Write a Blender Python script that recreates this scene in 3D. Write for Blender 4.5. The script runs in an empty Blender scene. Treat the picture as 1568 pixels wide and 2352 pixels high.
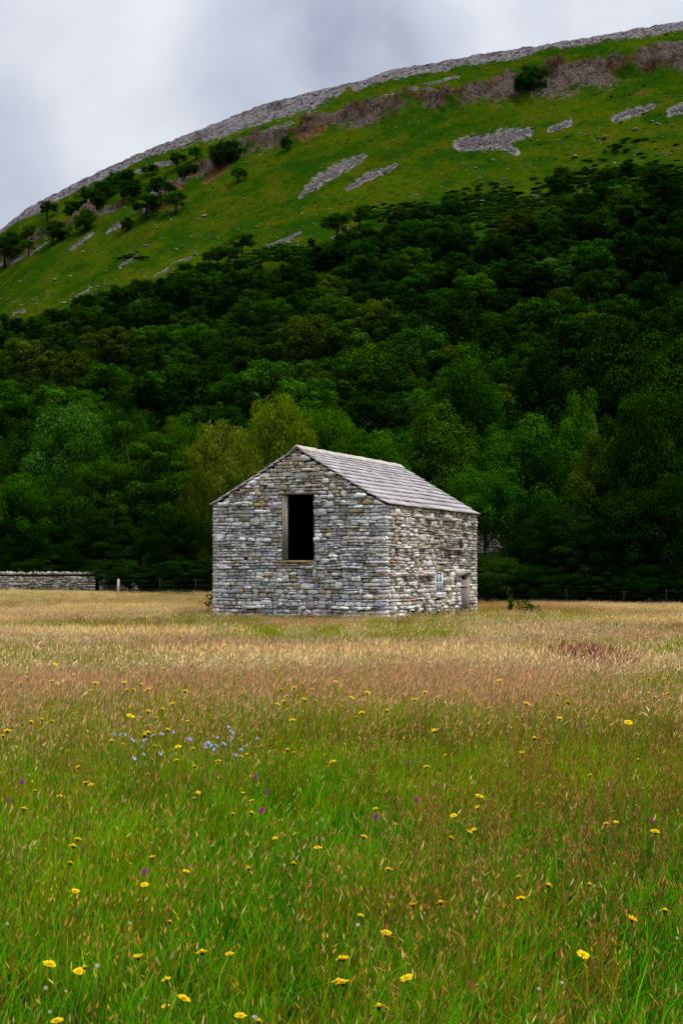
import bpy, math, random
import numpy as np
from mathutils import Vector, Matrix

# ------------------------------------------------------------------ basics
scene = bpy.context.scene
col = scene.collection
RNG = np.random.default_rng(7)
random.seed(7)

F = 3267.0                       # focal length in units of a 1568 px wide frame
PIT = math.atan(128.0 / F)
CP, SP = math.cos(PIT), math.sin(PIT)
EYE = 1.65


def ray(u, v):                   # picture direction -> (x/y, z/y)
    cx = (u - 784.0) / F
    cz = (1176.0 - v) / F
    y = CP - cz * SP
    return cx / y, (SP + cz * CP) / y


def unray(a, e):
    q = CP + e * SP
    return 784.0 + F * a / q, 1176.0 - F * (e * CP - SP) / q


def _hash(ix, iy, iz, seed):
    h = (ix.astype(np.int64) * 374761393 + iy.astype(np.int64) * 668265263
         + iz.astype(np.int64) * 1274126177 + seed * 974634787) & 0xFFFFFFFF
    h = ((h ^ (h >> 13)) * 1103515245) & 0xFFFFFFFF
    h = ((h ^ (h >> 15)) * 747796405) & 0xFFFFFFFF
    h = h ^ (h >> 16)
    return (h & 0xFFFFFF).astype(np.float64) / float(0xFFFFFF)


def vnoise(x, y, z=None, seed=0):
    x = np.asarray(x, float); y = np.asarray(y, float)
    z = np.zeros_like(x) if z is None else np.asarray(z, float)
    ix, iy, iz = np.floor(x), np.floor(y), np.floor(z)
    fx, fy, fz = x - ix, y - iy, z - iz
    fx, fy, fz = [t * t * (3 - 2 * t) for t in (fx, fy, fz)]
    r = 0
    for dx in (0, 1):
        wx = fx if dx else 1 - fx
        for dy in (0, 1):
            wy = fy if dy else 1 - fy
            for dz in (0, 1):
                wz = fz if dz else 1 - fz
                r = r + wx * wy * wz * _hash(ix + dx, iy + dy, iz + dz, seed)
    return r


def fbm(x, y, z=None, seed=0, octv=4):
    x = np.asarray(x, float); y = np.asarray(y, float)
    z = np.zeros_like(x) if z is None else np.asarray(z, float)
    r = 0; amp = 1; tot = 0
    for i in range(octv):
        r = r + amp * vnoise(x, y, z, seed + i * 17)
        tot += amp; amp *= .5
        x, y, z = x * 2.03, y * 2.03, z * 2.03
    return r / tot


def sstep(a, b, x):
    t = np.clip((np.asarray(x, float) - a) / (b - a), 0, 1)
    return t * t * (3 - 2 * t)


# ------------------------------------------------------------------ mesh helpers
def mesh_from(name, V, faces, mats=(), attrs=None, smooth=False):
    """V (n,3); faces: (m,k) array or list of arrays of different width; attrs name->(n,)/(n,4) per vertex"""
    me = bpy.data.meshes.new(name)
    V = np.asarray(V, np.float32)
    fl = faces if isinstance(faces, list) else [faces]
    fl = [np.asarray(f, np.int32) for f in fl if len(f)]
    nl = sum(f.size for f in fl); nf = sum(len(f) for f in fl)
    me.vertices.add(len(V)); me.vertices.foreach_set('co', V.ravel())
    me.loops.add(nl); me.polygons.add(nf)
    me.loops.foreach_set('vertex_index', np.concatenate([f.ravel() for f in fl]))
    tot = np.concatenate([np.full(len(f), f.shape[1], np.int32) for f in fl])
    st = np.concatenate([[0], np.cumsum(tot)[:-1]]).astype(np.int32)
    me.polygons.foreach_set('loop_start', st)
    me.polygons.foreach_set('loop_total', tot)
    if smooth:
        me.polygons.foreach_set('use_smooth', np.ones(nf, bool))
    for k, a in (attrs or {}).items():
        a = np.asarray(a, np.float32)
        if a.ndim == 2:
            if a.shape[1] == 3:
                a = np.concatenate([a, np.ones((len(a), 1), np.float32)], 1)
            at = me.attributes.new(k, 'FLOAT_COLOR', 'POINT'); at.data.foreach_set('color', a.ravel())
        else:
            at = me.attributes.new(k, 'FLOAT', 'POINT'); at.data.foreach_set('value', a.ravel())
    me.update(calc_edges=True)
    for m in mats:
        me.materials.append(m)
    return me


class MB:
    """collects pieces into one mesh"""
    def __init__(s):
        s.v = []; s.q = []; s.t = []; s.c = []; s.n = 0

    def add(s, V, Q=(), T=(), c=(1, 1, 1)):
        V = np.asarray(V, float)
        s.v.append(V)
        if len(Q): s.q.append(np.asarray(Q, int) + s.n)
        if len(T): s.t.append(np.asarray(T, int) + s.n)
        c = np.asarray(c, float)
        s.c.append(np.broadcast_to(c, (len(V), 3)) if c.ndim == 1 else c)
        s.n += len(V)

    def box(s, x0, x1, y0, y1, z0, z1, c=(1, 1, 1), M=None, jit=0, rng=None):
        V = np.array([(x, y, z) for z in (z0, z1) for y in (y0, y1) for x in (x0, x1)], float)
        if jit: V = V + (rng or RNG).uniform(-jit, jit, V.shape)
        if M is not None: V = (np.c_[V, np.ones(8)] @ np.array(M).T)[:, :3]
        s.add(V, [(0, 2, 3, 1), (4, 5, 7, 6), (0, 1, 5, 4), (2, 6, 7, 3), (0, 4, 6, 2), (1, 3, 7, 5)], c=c)

    def tube(s, pts, rad, n=6, c=(1, 1, 1), cap=True):
        pts = np.asarray(pts, float); rad = np.broadcast_to(np.asarray(rad, float), (len(pts),))
        T = np.gradient(pts, axis=0); T /= np.linalg.norm(T, axis=1)[:, None] + 1e-9
        ref = np.array([0., 0, 1]) if abs(T[0, 2]) < .8 else np.array([1., 0, 0])
        A = np.cross(T, ref); A /= np.linalg.norm(A, axis=1)[:, None] + 1e-9
        B = np.cross(T, A)
        an = np.arange(n) / n * 2 * math.pi
        V = pts[:, None] + rad[:, None, None] * (np.cos(an)[None, :, None] * A[:, None] + np.sin(an)[None, :, None] * B[:, None])
        V = V.reshape(-1, 3); Q = []
        for i in range(len(pts) - 1):
            for j in range(n):
                k = (j + 1) % n
                Q.append((i * n + j, i * n + k, (i + 1) * n + k, (i + 1) * n + j))
        Tt = []
        if cap:
            V = np.r_[V, pts[-1:], pts[:1]]
            e = len(V) - 2; b = (len(pts) - 1) * n
            for j in range(n):
                Tt.append((b + j, b + (j + 1) % n, e)); Tt.append(((j + 1) % n, j, e + 1))
        s.add(V, Q, Tt, c)

    def mesh(s, name, mat, smooth=False):
        V = np.concatenate(s.v); fs = []
        if s.q: fs.append(np.concatenate(s.q))
        if s.t: fs.append(np.concatenate(s.t))
        return mesh_from(name, V, fs, [mat] if mat else [], {'Col': np.concatenate(s.c)}, smooth)

    def build(s, name, mat, parent=None, smooth=False):
        return link(name, s.mesh(name, mat, smooth), parent)


def link(name, me, parent=None):
    o = bpy.data.objects.new(name, me); col.objects.link(o)
    if parent is not None: o.parent = parent
    return o


def tag(o, label=None, cat=None, group=None, kind=None):
    if label: o['label'] = label
    if cat: o['category'] = cat
    if group: o['group'] = group
    if kind: o['kind'] = kind
    return o


def empty(name, loc, rz=0.0):
    o = bpy.data.objects.new(name, None); col.objects.link(o)
    o.location = loc; o.rotation_euler = (0, 0, rz); o.empty_display_size = .3
    return o


# ------------------------------------------------------------------ material helpers
class NT:
    def __init__(s, name):
        s.m = bpy.data.materials.new(name); s.m.use_nodes = True
        s.t = s.m.node_tree; s.t.nodes.clear()
        s.out = s.t.nodes.new('ShaderNodeOutputMaterial')

    def n(s, typ, **kw):
        nd = s.t.nodes.new(typ)
        for k, v in kw.items(): setattr(nd, k, v)
        return nd

    def set(s, sock, val):
        if isinstance(val, bpy.types.NodeSocket): s.t.links.new(val, sock)
        else: sock.default_value = val

    def attr(s, name, out='Fac'):
        return s.n('ShaderNodeAttribute', attribute_name=name).outputs[out]

    def math(s, op, a, b=0.0, c=None, clamp=False):
        nd = s.n('ShaderNodeMath', operation=op, use_clamp=clamp)
        s.set(nd.inputs[0], a); s.set(nd.inputs[1], b)
        if c is not None: s.set(nd.inputs[2], c)
        return nd.outputs[0]

    def noise(s, scale, detail=4, rough=.6, vec=None, dist=0.0):
        nd = s.n('ShaderNodeTexNoise'); nd.inputs['Scale'].default_value = scale
        nd.inputs['Detail'].default_value = detail; nd.inputs['Roughness'].default_value = rough
        nd.inputs['Distortion'].default_value = dist
        if vec is not None: s.set(nd.inputs['Vector'], vec)
        return nd.outputs['Fac']

    def pos(s):
        return s.n('ShaderNodeNewGeometry').outputs['Position']

    def objco(s):
        return s.n('ShaderNodeTexCoord').outputs['Object']

    def mapr(s, x, a, b, c=0.0, d=1.0, smooth=True):
        nd = s.n('ShaderNodeMapRange', interpolation_type='SMOOTHSTEP' if smooth else 'LINEAR')
        s.set(nd.inputs[0], x)
        for i, q in enumerate((a, b, c, d)): s.set(nd.inputs[i + 1], q)
        return nd.outputs[0]

    def mix(s, f, a, b, typ='MIX'):
        nd = s.n('ShaderNodeMix', data_type='RGBA', blend_type=typ)
        s.set(nd.inputs[0], f)
        for i, q in ((6, a), (7, b)):
            s.set(nd.inputs[i], q if isinstance(q, bpy.types.NodeSocket) else (*q, 1.0) if len(q) == 3 else q)
        return nd.outputs[2]

    def grey(s, x):
        nd = s.n('ShaderNodeCombineColor')
        for i in range(3): s.set(nd.inputs[i], x)
        return nd.outputs[0]

    def bump(s, h, strength=.5, dist=.05):
        nd = s.n('ShaderNodeBump'); nd.inputs['Strength'].default_value = strength
        nd.inputs['Distance'].default_value = dist; s.set(nd.inputs['Height'], h)
        return nd.outputs[0]

    def pbsdf(s, color, rough=.8, normal=None, spec=.25, metal=0.0):
        nd = s.n('ShaderNodeBsdfPrincipled')
        s.set(nd.inputs['Base Color'], color if isinstance(color, bpy.types.NodeSocket) else (*color, 1))
        s.set(nd.inputs['Roughness'], rough); nd.inputs['Specular IOR Level'].default_value = spec
        nd.inputs['Metallic'].default_value = metal
        if normal is not None: s.set(nd.inputs['Normal'], normal)
        return nd.outputs[0]

    def done(s, shader):
        s.t.links.new(shader, s.out.inputs['Surface']); return s.m

    def leafy(s, color, trans=.3, tcol=None, spec=.15, rough=.55):
        d = s.n('ShaderNodeBsdfDiffuse'); s.set(d.inputs[0], color); p = d.outputs[0]
        t = s.n('ShaderNodeBsdfTranslucent'); s.set(t.inputs[0], tcol if tcol is not None else color)
        mx = s.n('ShaderNodeMixShader'); mx.inputs[0].default_value = trans
        s.t.links.new(p, mx.inputs[1]); s.t.links.new(t.outputs[0], mx.inputs[2])
        return s.done(mx.outputs[0])


def leaf_mat(name, c0, c1, c2, trans=.25):
    """leaves: dark to light along the 'tint' of each leaf, shifted per tree"""
    m = NT(name)
    tint = m.attr('tint')
    rnd = m.n('ShaderNodeObjectInfo').outputs['Random']
    c = m.mix(m.mapr(tint, .0, .6), c0, c1)
    c = m.mix(m.mapr(tint, .55, 1.0), c, c2)
    hs = m.n('ShaderNodeHueSaturation')
    m.set(hs.inputs['Hue'], m.mapr(rnd, 0, 1, .487, .506, False))
    m.set(hs.inputs['Saturation'], m.mapr(m.math('FRACT', m.math('MULTIPLY', rnd, 7.3)), 0, 1, .98, 1.08, False))
    m.set(hs.inputs['Value'], m.mapr(m.math('FRACT', m.math('MULTIPLY', rnd, 13.7)), 0, 1, .65, 1.25, False))
    m.set(hs.inputs['Color'], c)
    return m.leafy(hs.outputs[0], trans, spec=.04, rough=.8)


def col_mat(name, scale=20.0, lo=.6, hi=1.25, rough=.85, bump=.4, bdist=.02, spec=.2):
    m = NT(name); oc = m.objco()
    n = m.noise(scale, 5, .65, oc)
    c = m.mix(1.0, m.attr('Col', 'Color'), m.grey(m.mapr(n, .3, .7, lo, hi)), 'MULTIPLY')
    return m.done(m.pbsdf(c, rough, m.bump(n, bump, bdist), spec))


# ------------------------------------------------------------------ camera, sky and sun
cam = bpy.data.cameras.new('camera'); camo = bpy.data.objects.new('camera', cam); col.objects.link(camo)
camo.location = (0, 0, EYE); camo.rotation_euler = (math.pi / 2 + PIT, 0, 0)
cam.sensor_fit = 'VERTICAL'; cam.sensor_height = 36.0; cam.sensor_width = 24.0
cam.lens = 36.0 * F / 2352.0
cam.clip_start = .1; cam.clip_end = 9000
cam.dof.use_dof = True; cam.dof.focus_distance = 40.0; cam.dof.aperture_fstop = 22
scene.camera = camo
scene.view_settings.view_transform = 'Standard'; scene.view_settings.look = 'None'
scene.view_settings.exposure = 0; scene.view_settings.gamma = 1
scene.render.resolution_x, scene.render.resolution_y = 682, 1024
scene.cycles.max_bounces = 4; scene.cycles.diffuse_bounces = 2; scene.cycles.transmission_bounces = 2
scene.cycles.glossy_bounces = 2; scene.cycles.use_denoising = True

SUN_EL, SUN_AZ = math.radians(66), math.radians(122)     # azimuth from +Y towards +X
sd = Vector((math.sin(SUN_AZ) * math.cos(SUN_EL), math.cos(SUN_AZ) * math.cos(SUN_EL), math.sin(SUN_EL)))
sl = bpy.data.lights.new('sun', 'SUN'); sl.energy = 3.3; sl.angle = math.radians(9); sl.color = (1, .955, .89)
so = bpy.data.objects.new('sun', sl); col.objects.link(so)
so.rotation_euler = sd.to_track_quat('Z', 'Y').to_euler(); so.location = (0, 0, 80)

world = bpy.data.worlds.new('World'); scene.world = world; world.use_nodes = True
wt = world.node_tree; wt.nodes.clear()
W_ = NT.__new__(NT); W_.t = wt
wout = wt.nodes.new('ShaderNodeOutputWorld'); bg = wt.nodes.new('ShaderNodeBackground')
sky = wt.nodes.new('ShaderNodeTexSky'); sky.sky_type = 'NISHITA'; sky.sun_disc = False
sky.sun_elevation = SUN_EL; sky.sun_rotation = SUN_AZ
dirv = wt.nodes.new('ShaderNodeTexCoord').outputs['Generated']
sep = wt.nodes.new('ShaderNodeSeparateXYZ'); wt.links.new(dirv, sep.inputs[0])


def wdot(u, v, inner, outer):    # soft cloud mass around a direction of the sky
    a, e = ray(u, v); d = Vector((a, 1, e)).normalized()
    vm = wt.nodes.new('ShaderNodeVectorMath'); vm.operation = 'DOT_PRODUCT'
    wt.links.new(warp.outputs[0], vm.inputs[0]); vm.inputs[1].default_value = d
    return W_.mapr(vm.outputs['Value'], math.cos(outer), math.cos(inner))


# clouds: noise warps the direction, large masses plus finer billows
nzc = wt.nodes.new('ShaderNodeTexNoise'); nzc.inputs['Scale'].default_value = 5; nzc.inputs['Detail'].default_value = 5
wt.links.new(dirv, nzc.inputs['Vector'])
sub = wt.nodes.new('ShaderNodeVectorMath'); sub.operation = 'SUBTRACT'
wt.links.new(nzc.outputs['Color'], sub.inputs[0]); sub.inputs[1].default_value = (.5, .5, .5)
mul = wt.nodes.new('ShaderNodeVectorMath'); mul.operation = 'SCALE'; mul.inputs['Scale'].default_value = .075
wt.links.new(sub.outputs[0], mul.inputs[0])
wadd = wt.nodes.new('ShaderNodeVectorMath'); wadd.operation = 'ADD'
wt.links.new(dirv, wadd.inputs[0]); wt.links.new(mul.outputs[0], wadd.inputs[1])
warp = wt.nodes.new('ShaderNodeVectorMath'); warp.operation = 'NORMALIZE'; wt.links.new(wadd.outputs[0], warp.inputs[0])
base = W_.noise(2.2, 6, .55, warp.outputs[0])
fine = W_.noise(9.0, 5, .55, warp.outputs[0])
dens = W_.math('ADD', W_.math('MULTIPLY', base, .45), W_.math('MULTIPLY', fine, .62))
dens = W_.math('ADD', dens, .085)
for u, v, i, o, k in ((740, 95, .02, .12, -.34), (900, 150, .0, .08, -.10), (-20, 430, .02, .09, -.34), (0, 0, .02, .10, -.14),
                      (330, 300, .0, .20, .16), (150, 470, 0, .08, .06), (1010, 70, 0, .09, .10), (1400, 0, 0, .12, .03)):
    dens = W_.math('ADD', dens, W_.math('MULTIPLY', wdot(u, v, i, o), k))
cr = W_.mix(W_.mapr(dens, .15, .50), (.37, .415, .54), (.61, .65, .755))
cr = W_.mix(W_.mapr(dens, .42, .84), cr, (.84, .86, .92))
# an overcast sky is brighter overhead than at the horizon
zen = W_.mapr(sep.outputs[2], .28, .9, 1.0, 1.9)
back = W_.mapr(sep.outputs[1], -.7, .25, .8, 1.0)       # unseen low sky behind the camera, dimmed to keep the lower foliage dark
low = W_.mapr(sep.outputs[2], .15, .75, 0.0, 1.0)
back = W_.math('MAXIMUM', back, low)
cr = W_.mix(W_.mapr(sep.outputs[2], .4, .8), cr, (.86, .84, .80))
cl = W_.mix(1.0, cr, W_.grey(W_.math('MULTIPLY', zen, back)), 'MULTIPLY')
nis = wt.nodes.new('ShaderNodeMix'); nis.data_type = 'RGBA'; nis.blend_type = 'MULTIPLY'; nis.inputs[0].default_value = 1
wt.links.new(sky.outputs[0], nis.inputs[6]); nis.inputs[7].default_value = (.9, .9, .9, 1)
cl10 = wt.nodes.new('ShaderNodeMix'); cl10.data_type = 'RGBA'; cl10.blend_type = 'MULTIPLY'; cl10.inputs[0].default_value = 1
wt.links.new(cl, cl10.inputs[6]); cl10.inputs[7].default_value = (10, 10, 10, 1)
cmix = W_.mix(.93, nis.outputs[2], cl10.outputs[2])
wt.links.new(cmix, bg.inputs[0]); bg.inputs[1].default_value = .1
wt.links.new(bg.outputs[0], wout.inputs[0])

# ------------------------------------------------------------------ terrain functions
def ground_z(x, y):
    x = np.asarray(x, float); y = np.asarray(y, float)
    z = -.70 * sstep(8, 58, y)
    lf = sstep(22, -28, x)
    z = z + sstep(66, 118, y) * (.52 * lf - .30 * (1 - lf))
    z = z + .10 * (fbm(x / 9 + 5, y / 9, seed=3, octv=3) - .5) * sstep(2, 10, y) * (1 - sstep(80, 110, y))
    return z


SKY_PX = [(-900, 1000), (-500, 800), (-200, 640), (0, 530), (60, 481), (130, 442), (200, 407), (300, 361), (400, 319), (500, 281), (600, 241), (700, 214),
          (820, 186), (900, 159), (1000, 143), (1100, 124), (1190, 112), (1280, 97), (1400, 76), (1568, 48), (1900, 10), (2300, -10)]
_sk = np.array([ray(u, v) for u, v in SKY_PX])


def crest_e(a): return np.interp(a, _sk[:, 0], _sk[:, 1])


def crest_y(a): return np.interp(a, [-.5, -.24, .24, .5], [660, 640, 560, 540])


Y0 = 125.0
E0 = (-.35 - EYE) / Y0


def hill_noise(x, y, s):
    k = np.clip(4 * s * (1 - s), 0, 1)
    return (fbm(x / 70, y / 70, seed=11, octv=3) - .5) * 12 * k + (fbm(x / 9, y / 9, seed=12, octv=3) - .5) * 1.6 * sstep(0, .1, s) * (1 - .6 * sstep(.85, 1, s))


def hill_at(a, e):               # a point of the hillside by bearing and steepness of view from the field
    a = np.asarray(a, float); e = np.asarray(e, float)
    s = np.clip((e - E0) / (crest_e(a) - E0), 0, 1)
    y = Y0 + (crest_y(a) - Y0) * s
    x = a * y
    return x, y, EYE + e * y + hill_noise(x, y, s), s


def hill_px(u, v): return hill_at(*ray(u, v))


SMALL = .62


def seg_mask(U, V, pts):
    """signed closeness to a polyline with half widths (u, v, hw): 1 on it, 0 at its edge"""
    best = np.full(U.shape, -9.0)
    for (u0, v0, h0), (u1, v1, h1) in zip(pts[:-1], pts[1:]):
        du, dv = u1 - u0, v1 - v0
        t = np.clip(((U - u0) * du + (V - v0) * dv) / (du * du + dv * dv), 0, 1)
        d = np.hypot(U - u0 - t * du, V - v0 - t * dv)
        best = np.maximum(best, 1 - d / (h0 + (h1 - h0) * t))
    return best


SCREE = [[(688, 440, 5), (740, 402, 15), (800, 370, 14), (838, 352, 6)], [(797, 424, 5), (850, 398, 9), (910, 368, 4)],
         [(1050, 326, 11), (1100, 318, 17), (1150, 312, 19), (1215, 297, 9)], [(1140, 312, 10), (1185, 338, 8)], [(1262, 292, 5), (1308, 274, 7)],
         [(1412, 268, 9), (1460, 252, 9), (1502, 240, 4)], [(1537, 256, 8), (1590, 236, 14)], [(880, 224, 4), (955, 200, 7)], [(970, 195, 3), (1052, 175, 6)],
         [(612, 557, 5), (650, 543, 8), (693, 520, 5)], [(602, 306, 6), (640, 293, 8), (674, 280, 4)], [(776, 259, 4), (826, 243, 5)],
         [(275, 612, 3), (315, 588, 6)], [(352, 637, 3), (385, 615, 5)], [(160, 582, 4), (215, 540, 6)], [(245, 540, 5), (275, 520, 9)],
         [(330, 492, 5), (352, 470, 9), (372, 460, 5)], [(0, 533, 6), (48, 503, 5), (95, 487, 3)], [(310, 398, 6), (352, 382, 9), (402, 372, 6)],
         [(175, 672, 3), (205, 657, 4)], [(30, 715, 3), (58, 706, 4)], [(410, 420, 6), (440, 400, 8)], [(0, 610, 8), (70, 590, 7), (110, 560, 5)], [(730, 272, 6), (800, 245, 5)],
         [(1120, 470, 3), (1190, 480, 4)], [(540, 665, 3), (560, 655, 5)], [(760, 545, 5), (800, 520, 4)], [(400, 600, 2), (440, 585, 3)], [(1225, 945, 8), (1265, 938, 6)]]
CRAG = [[(730, 283, 8), (800, 268, 12), (850, 258, 20), (900, 248, 27), (960, 236, 22), (1010, 243, 26), (1050, 232, 20), (1090, 214, 18), (1150, 208, 25), (1230, 190, 32),
         (1330, 178, 25), (1395, 168, 26), (1450, 160, 18), (1500, 142, 28), (1600, 120, 38)],
        [(330, 487, 5), (380, 452, 8), (430, 412, 13), (480, 385, 10), (540, 352, 12), (600, 325, 14), (660, 318, 16), (700, 297, 12), (740, 283, 8)],
        [(985, 255, 10), (1035, 236, 12)], [(0, 600, 4), (120, 545, 6), (200, 505, 6), (290, 470, 6)], [(1480, 160, 14), (1600, 130, 20)]]
EARTH = [[(690, 310, 16), (740, 285, 14)], [(835, 262, 16), (890, 240, 16)], [(470, 420, 8), (520, 380, 12)], [(1130, 190, 8), (1300, 165, 14), (1440, 140, 8)], [(1460, 215, 4), (1480, 212, 5)],
         [(370, 480, 12), (420, 430, 10)], [(560, 345, 8), (680, 300, 10)], [(1010, 215, 7), (1090, 195, 6)]]
RIM_LOW = [(-400, 760), (0, 533), (60, 500), (130, 466), (200, 430), (300, 380), (400, 345), (450, 335), (540, 308), (600, 287), (700, 262), (770, 228), (800, 198),
           (812, 206), (900, 186), (1000, 166), (1100, 148), (1200, 132), (1268, 106), (1290, 112), (1400, 92), (1410, 95), (1568, 72), (1900, 30)]
WOOD_TOP = [(-400, 830), (0, 742), (60, 725), (160, 695), (250, 662), (310, 648), (380, 645), (430, 628), (500, 618), (540, 630), (600, 632), (650, 622), (700, 600), (760, 560), (800, 540),
            (870, 525), (930, 490), (1000, 475), (1060, 478), (1080, 560), (1150, 565), (1220, 520), (1280, 470), (1330, 445), (1400, 425), (1500, 400), (1568, 385), (1900, 340)]


def wood_top(u): return np.interp(u, [p[0] for p in WOOD_TOP], [p[1] for p in WOOD_TOP])


# ------------------------------------------------------------------ hillside mesh
def build_hill():
    na, ns, nb = 860, 600, 10
    A = np.linspace(-.45, .45, na)
    S = np.r_[np.linspace(0, 1, ns)]
    a, s = np.meshgrid(A, S)
    E = crest_e(a); e = E0 + (E - E0) * s
    y = Y0 + (crest_y(a) - Y0) * s; x = a * y
    z = EYE + e * y + hill_noise(x, y, s)
    U, V = unray(a, e)
    scree = np.max([seg_mask(U, V, p if i in (0, 1, 2, 3, 4, 5, 6) else [(u_, v_, h_ * SMALL) for u_, v_, h_ in p]) for i, p in enumerate(SCREE)], 0)
    crag = np.max([seg_mask(U, V, [(u_, v_, h_ * 1.12) for u_, v_, h_ in p]) for p in CRAG], 0)
    earth = np.max([seg_mask(U, V, p) for p in EARTH], 0)
    rim_l = np.interp(U, [p[0] for p in RIM_LOW], [p[1] for p in RIM_LOW])
    rim_t = np.interp(U, [p[0] for p in SKY_PX], [p[1] for p in SKY_PX])
    rim = 1 - np.abs(V - rim_t) / np.maximum(rim_l - rim_t, 2)
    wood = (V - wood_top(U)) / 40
    # rocky relief on the crags and along the rim
    cm = np.clip(crag + .25, 0, 1)
    n1 = fbm(x / 5, y / 5, seed=21, octv=4) - .5; n2 = fbm(x / 1.7, z / 1.7, seed=22, octv=3) - .5
    z = z + cm * (n1 * 14 + n2 * 5) + cm * 3
    rm = np.clip(rim + .1, 0, 1)
    z = z + np.where(rm > 0, (n2 * .7 + n1 * .8) * np.minimum(rm * 3, 1), 0)
    sm = np.clip(scree + .1, 0, 1)
    z = z + np.minimum(sm * 4, 1) * (n2 * 1.2 - .3)
    z = z + (fbm(x / 2.2, y / 2.2, seed=25, octv=2) - .5) * .9 * sstep(.3, .4, s)
    P = np.stack([x, y, z], -1)
    # the moor behind the rim
    ex = []
    for k in range(1, nb + 1):
        yy = crest_y(A) + k * 22.0; zz = EYE + crest_e(A) * crest_y(A) + k * 1.2
        ex.append(np.stack([A * yy, yy, zz - 2 * (k > 1)], -1))
    Pf = np.concatenate([P, np.array(ex)], 0)
    nr = ns + nb
    def ext(m, f): return np.concatenate([m, np.full((nb, na), f)], 0).ravel()
    idx = np.arange(nr * na).reshape(nr, na)
    Q = np.stack([idx[:-1, :-1], idx[:-1, 1:], idx[1:, 1:], idx[1:, :-1]], -1).reshape(-1, 4)
    m = NT('hill_grass_and_rock'); p = m.pos()
    big = m.noise(.018, 4, .55, p); mid = m.noise(.09, 5, .65, p); fin = m.noise(.55, 5, .7, p); vf = m.noise(1.9, 3, .7, p); lng = m.noise(.035, 3, .6, p)
    g = m.mix(m.mapr(big, .36, .66), (.012, .044, .0010), (.035, .066, .0014))
    g = m.mix(m.mapr(mid, .42, .72), g, (.050, .060, .002))
    g = m.mix(m.mapr(mid, .52, .30), g, (.010, .040, .0014))
    g = m.mix(m.math('MULTIPLY', m.mapr(fin, .50, .36), .75), g, (.010, .022, .002))
    g = m.mix(m.math('MULTIPLY', m.mapr(fin, .56, .72), .5), g, (.058, .072, .004))
    g = m.mix(m.math('MULTIPLY', m.mapr(vf, .68, .78), .25), g, (.09, .082, .028))
    # the wood's shade painted into the slope colour beneath its trees
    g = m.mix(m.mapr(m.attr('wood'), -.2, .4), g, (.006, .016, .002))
    ez = m.math('ADD', m.attr('earth'), m.math('MULTIPLY', m.math('SUBTRACT', mid, .5), 1.6))
    ec = m.mix(m.mapr(fin, .35, .65), (.040, .023, .006), (.105, .062, .022))
    c = m.mix(m.mapr(ez, .0, .35), g, ec)
    vor = m.n('ShaderNodeTexVoronoi'); vor.inputs['Scale'].default_value = .9; m.set(vor.inputs['Vector'], p)
    vcol = m.n('ShaderNodeSeparateColor'); m.set(vcol.inputs[0], vor.outputs['Color'])
    vor2 = m.n('ShaderNodeTexVoronoi'); vor2.inputs['Scale'].default_value = 2.2; m.set(vor2.inputs['Vector'], p)
    v2 = m.n('ShaderNodeSeparateColor'); m.set(v2.inputs[0], vor2.outputs['Color'])
    rock = m.mix(vcol.outputs[0], (.050, .045, .053), (.17, .158, .178))
    rock = m.mix(m.math('MULTIPLY', v2.outputs[0], .5), rock, (.20, .188, .205))
    rock = m.mix(m.math('MULTIPLY', m.mapr(mid, .50, .36), .75), rock, (.045, .04, .045))
    rock = m.mix(m.mapr(fin, .49, .38), rock, (.014, .013, .014))
    crock = m.mix(m.mapr(mid, .38, .6), (.056, .032, .012), (.085, .070, .062))
    crock = m.mix(m.math('MULTIPLY', v2.outputs[1], .65), crock, (.018, .014, .010))
    crock = m.mix(m.mapr(fin, .50, .40), crock, (.010, .008, .005))
    crock = m.mix(m.math('MULTIPLY', m.mapr(lng, .50, .62), m.mapr(vf, .46, .60)), crock, (.125, .105, .098))
    cz = m.math('ADD', m.attr('crag'), m.math('MULTIPLY', m.math('SUBTRACT', mid, .52), 2.6))
    cz = m.math('ADD', cz, m.math('MULTIPLY', m.math('SUBTRACT', lng, .47), 2.4))
    cz = m.math('ADD', cz, m.math('MULTIPLY', m.math('SUBTRACT', fin, .54), 2.6))
    c = m.mix(m.mapr(cz, .05, .30), c, crock)
    rz = m.math('ADD', m.attr('rim'), m.math('MULTIPLY', m.math('SUBTRACT', mid, .5), 2.0))
    rz = m.math('ADD', rz, m.math('MULTIPLY', m.math('SUBTRACT', fin, .5), 1.4))
    c = m.mix(m.mapr(rz, .06, .22), c, rock)
    sz = m.math('ADD', m.attr('scree'), m.math('MULTIPLY', m.math('SUBTRACT', mid, .5), 1.0))
    sz = m.math('ADD', sz, m.math('MULTIPLY', m.math('SUBTRACT', fin, .54), 2.8))
    srock = m.mix(vcol.outputs[1], (.12, .106, .115), (.215, .195, .215))
    srock = m.mix(m.mapr(vf, .42, .34), srock, (.09, .08, .088))
    c = m.mix(m.mapr(sz, -.22, .34), c, srock)
    hb = m.math('ADD', fin, m.math('MULTIPLY', vf, .6))
    m.done(m.pbsdf(c, .95, m.bump(hb, .7, .8), .0))
    me = mesh_from('hillside', Pf.reshape(-1, 3), Q, [m.m],
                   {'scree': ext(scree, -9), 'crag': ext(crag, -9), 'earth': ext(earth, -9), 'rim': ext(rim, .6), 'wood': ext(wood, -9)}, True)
    o = link('hillside', me); tag(o, kind='structure')


build_hill()


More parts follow.
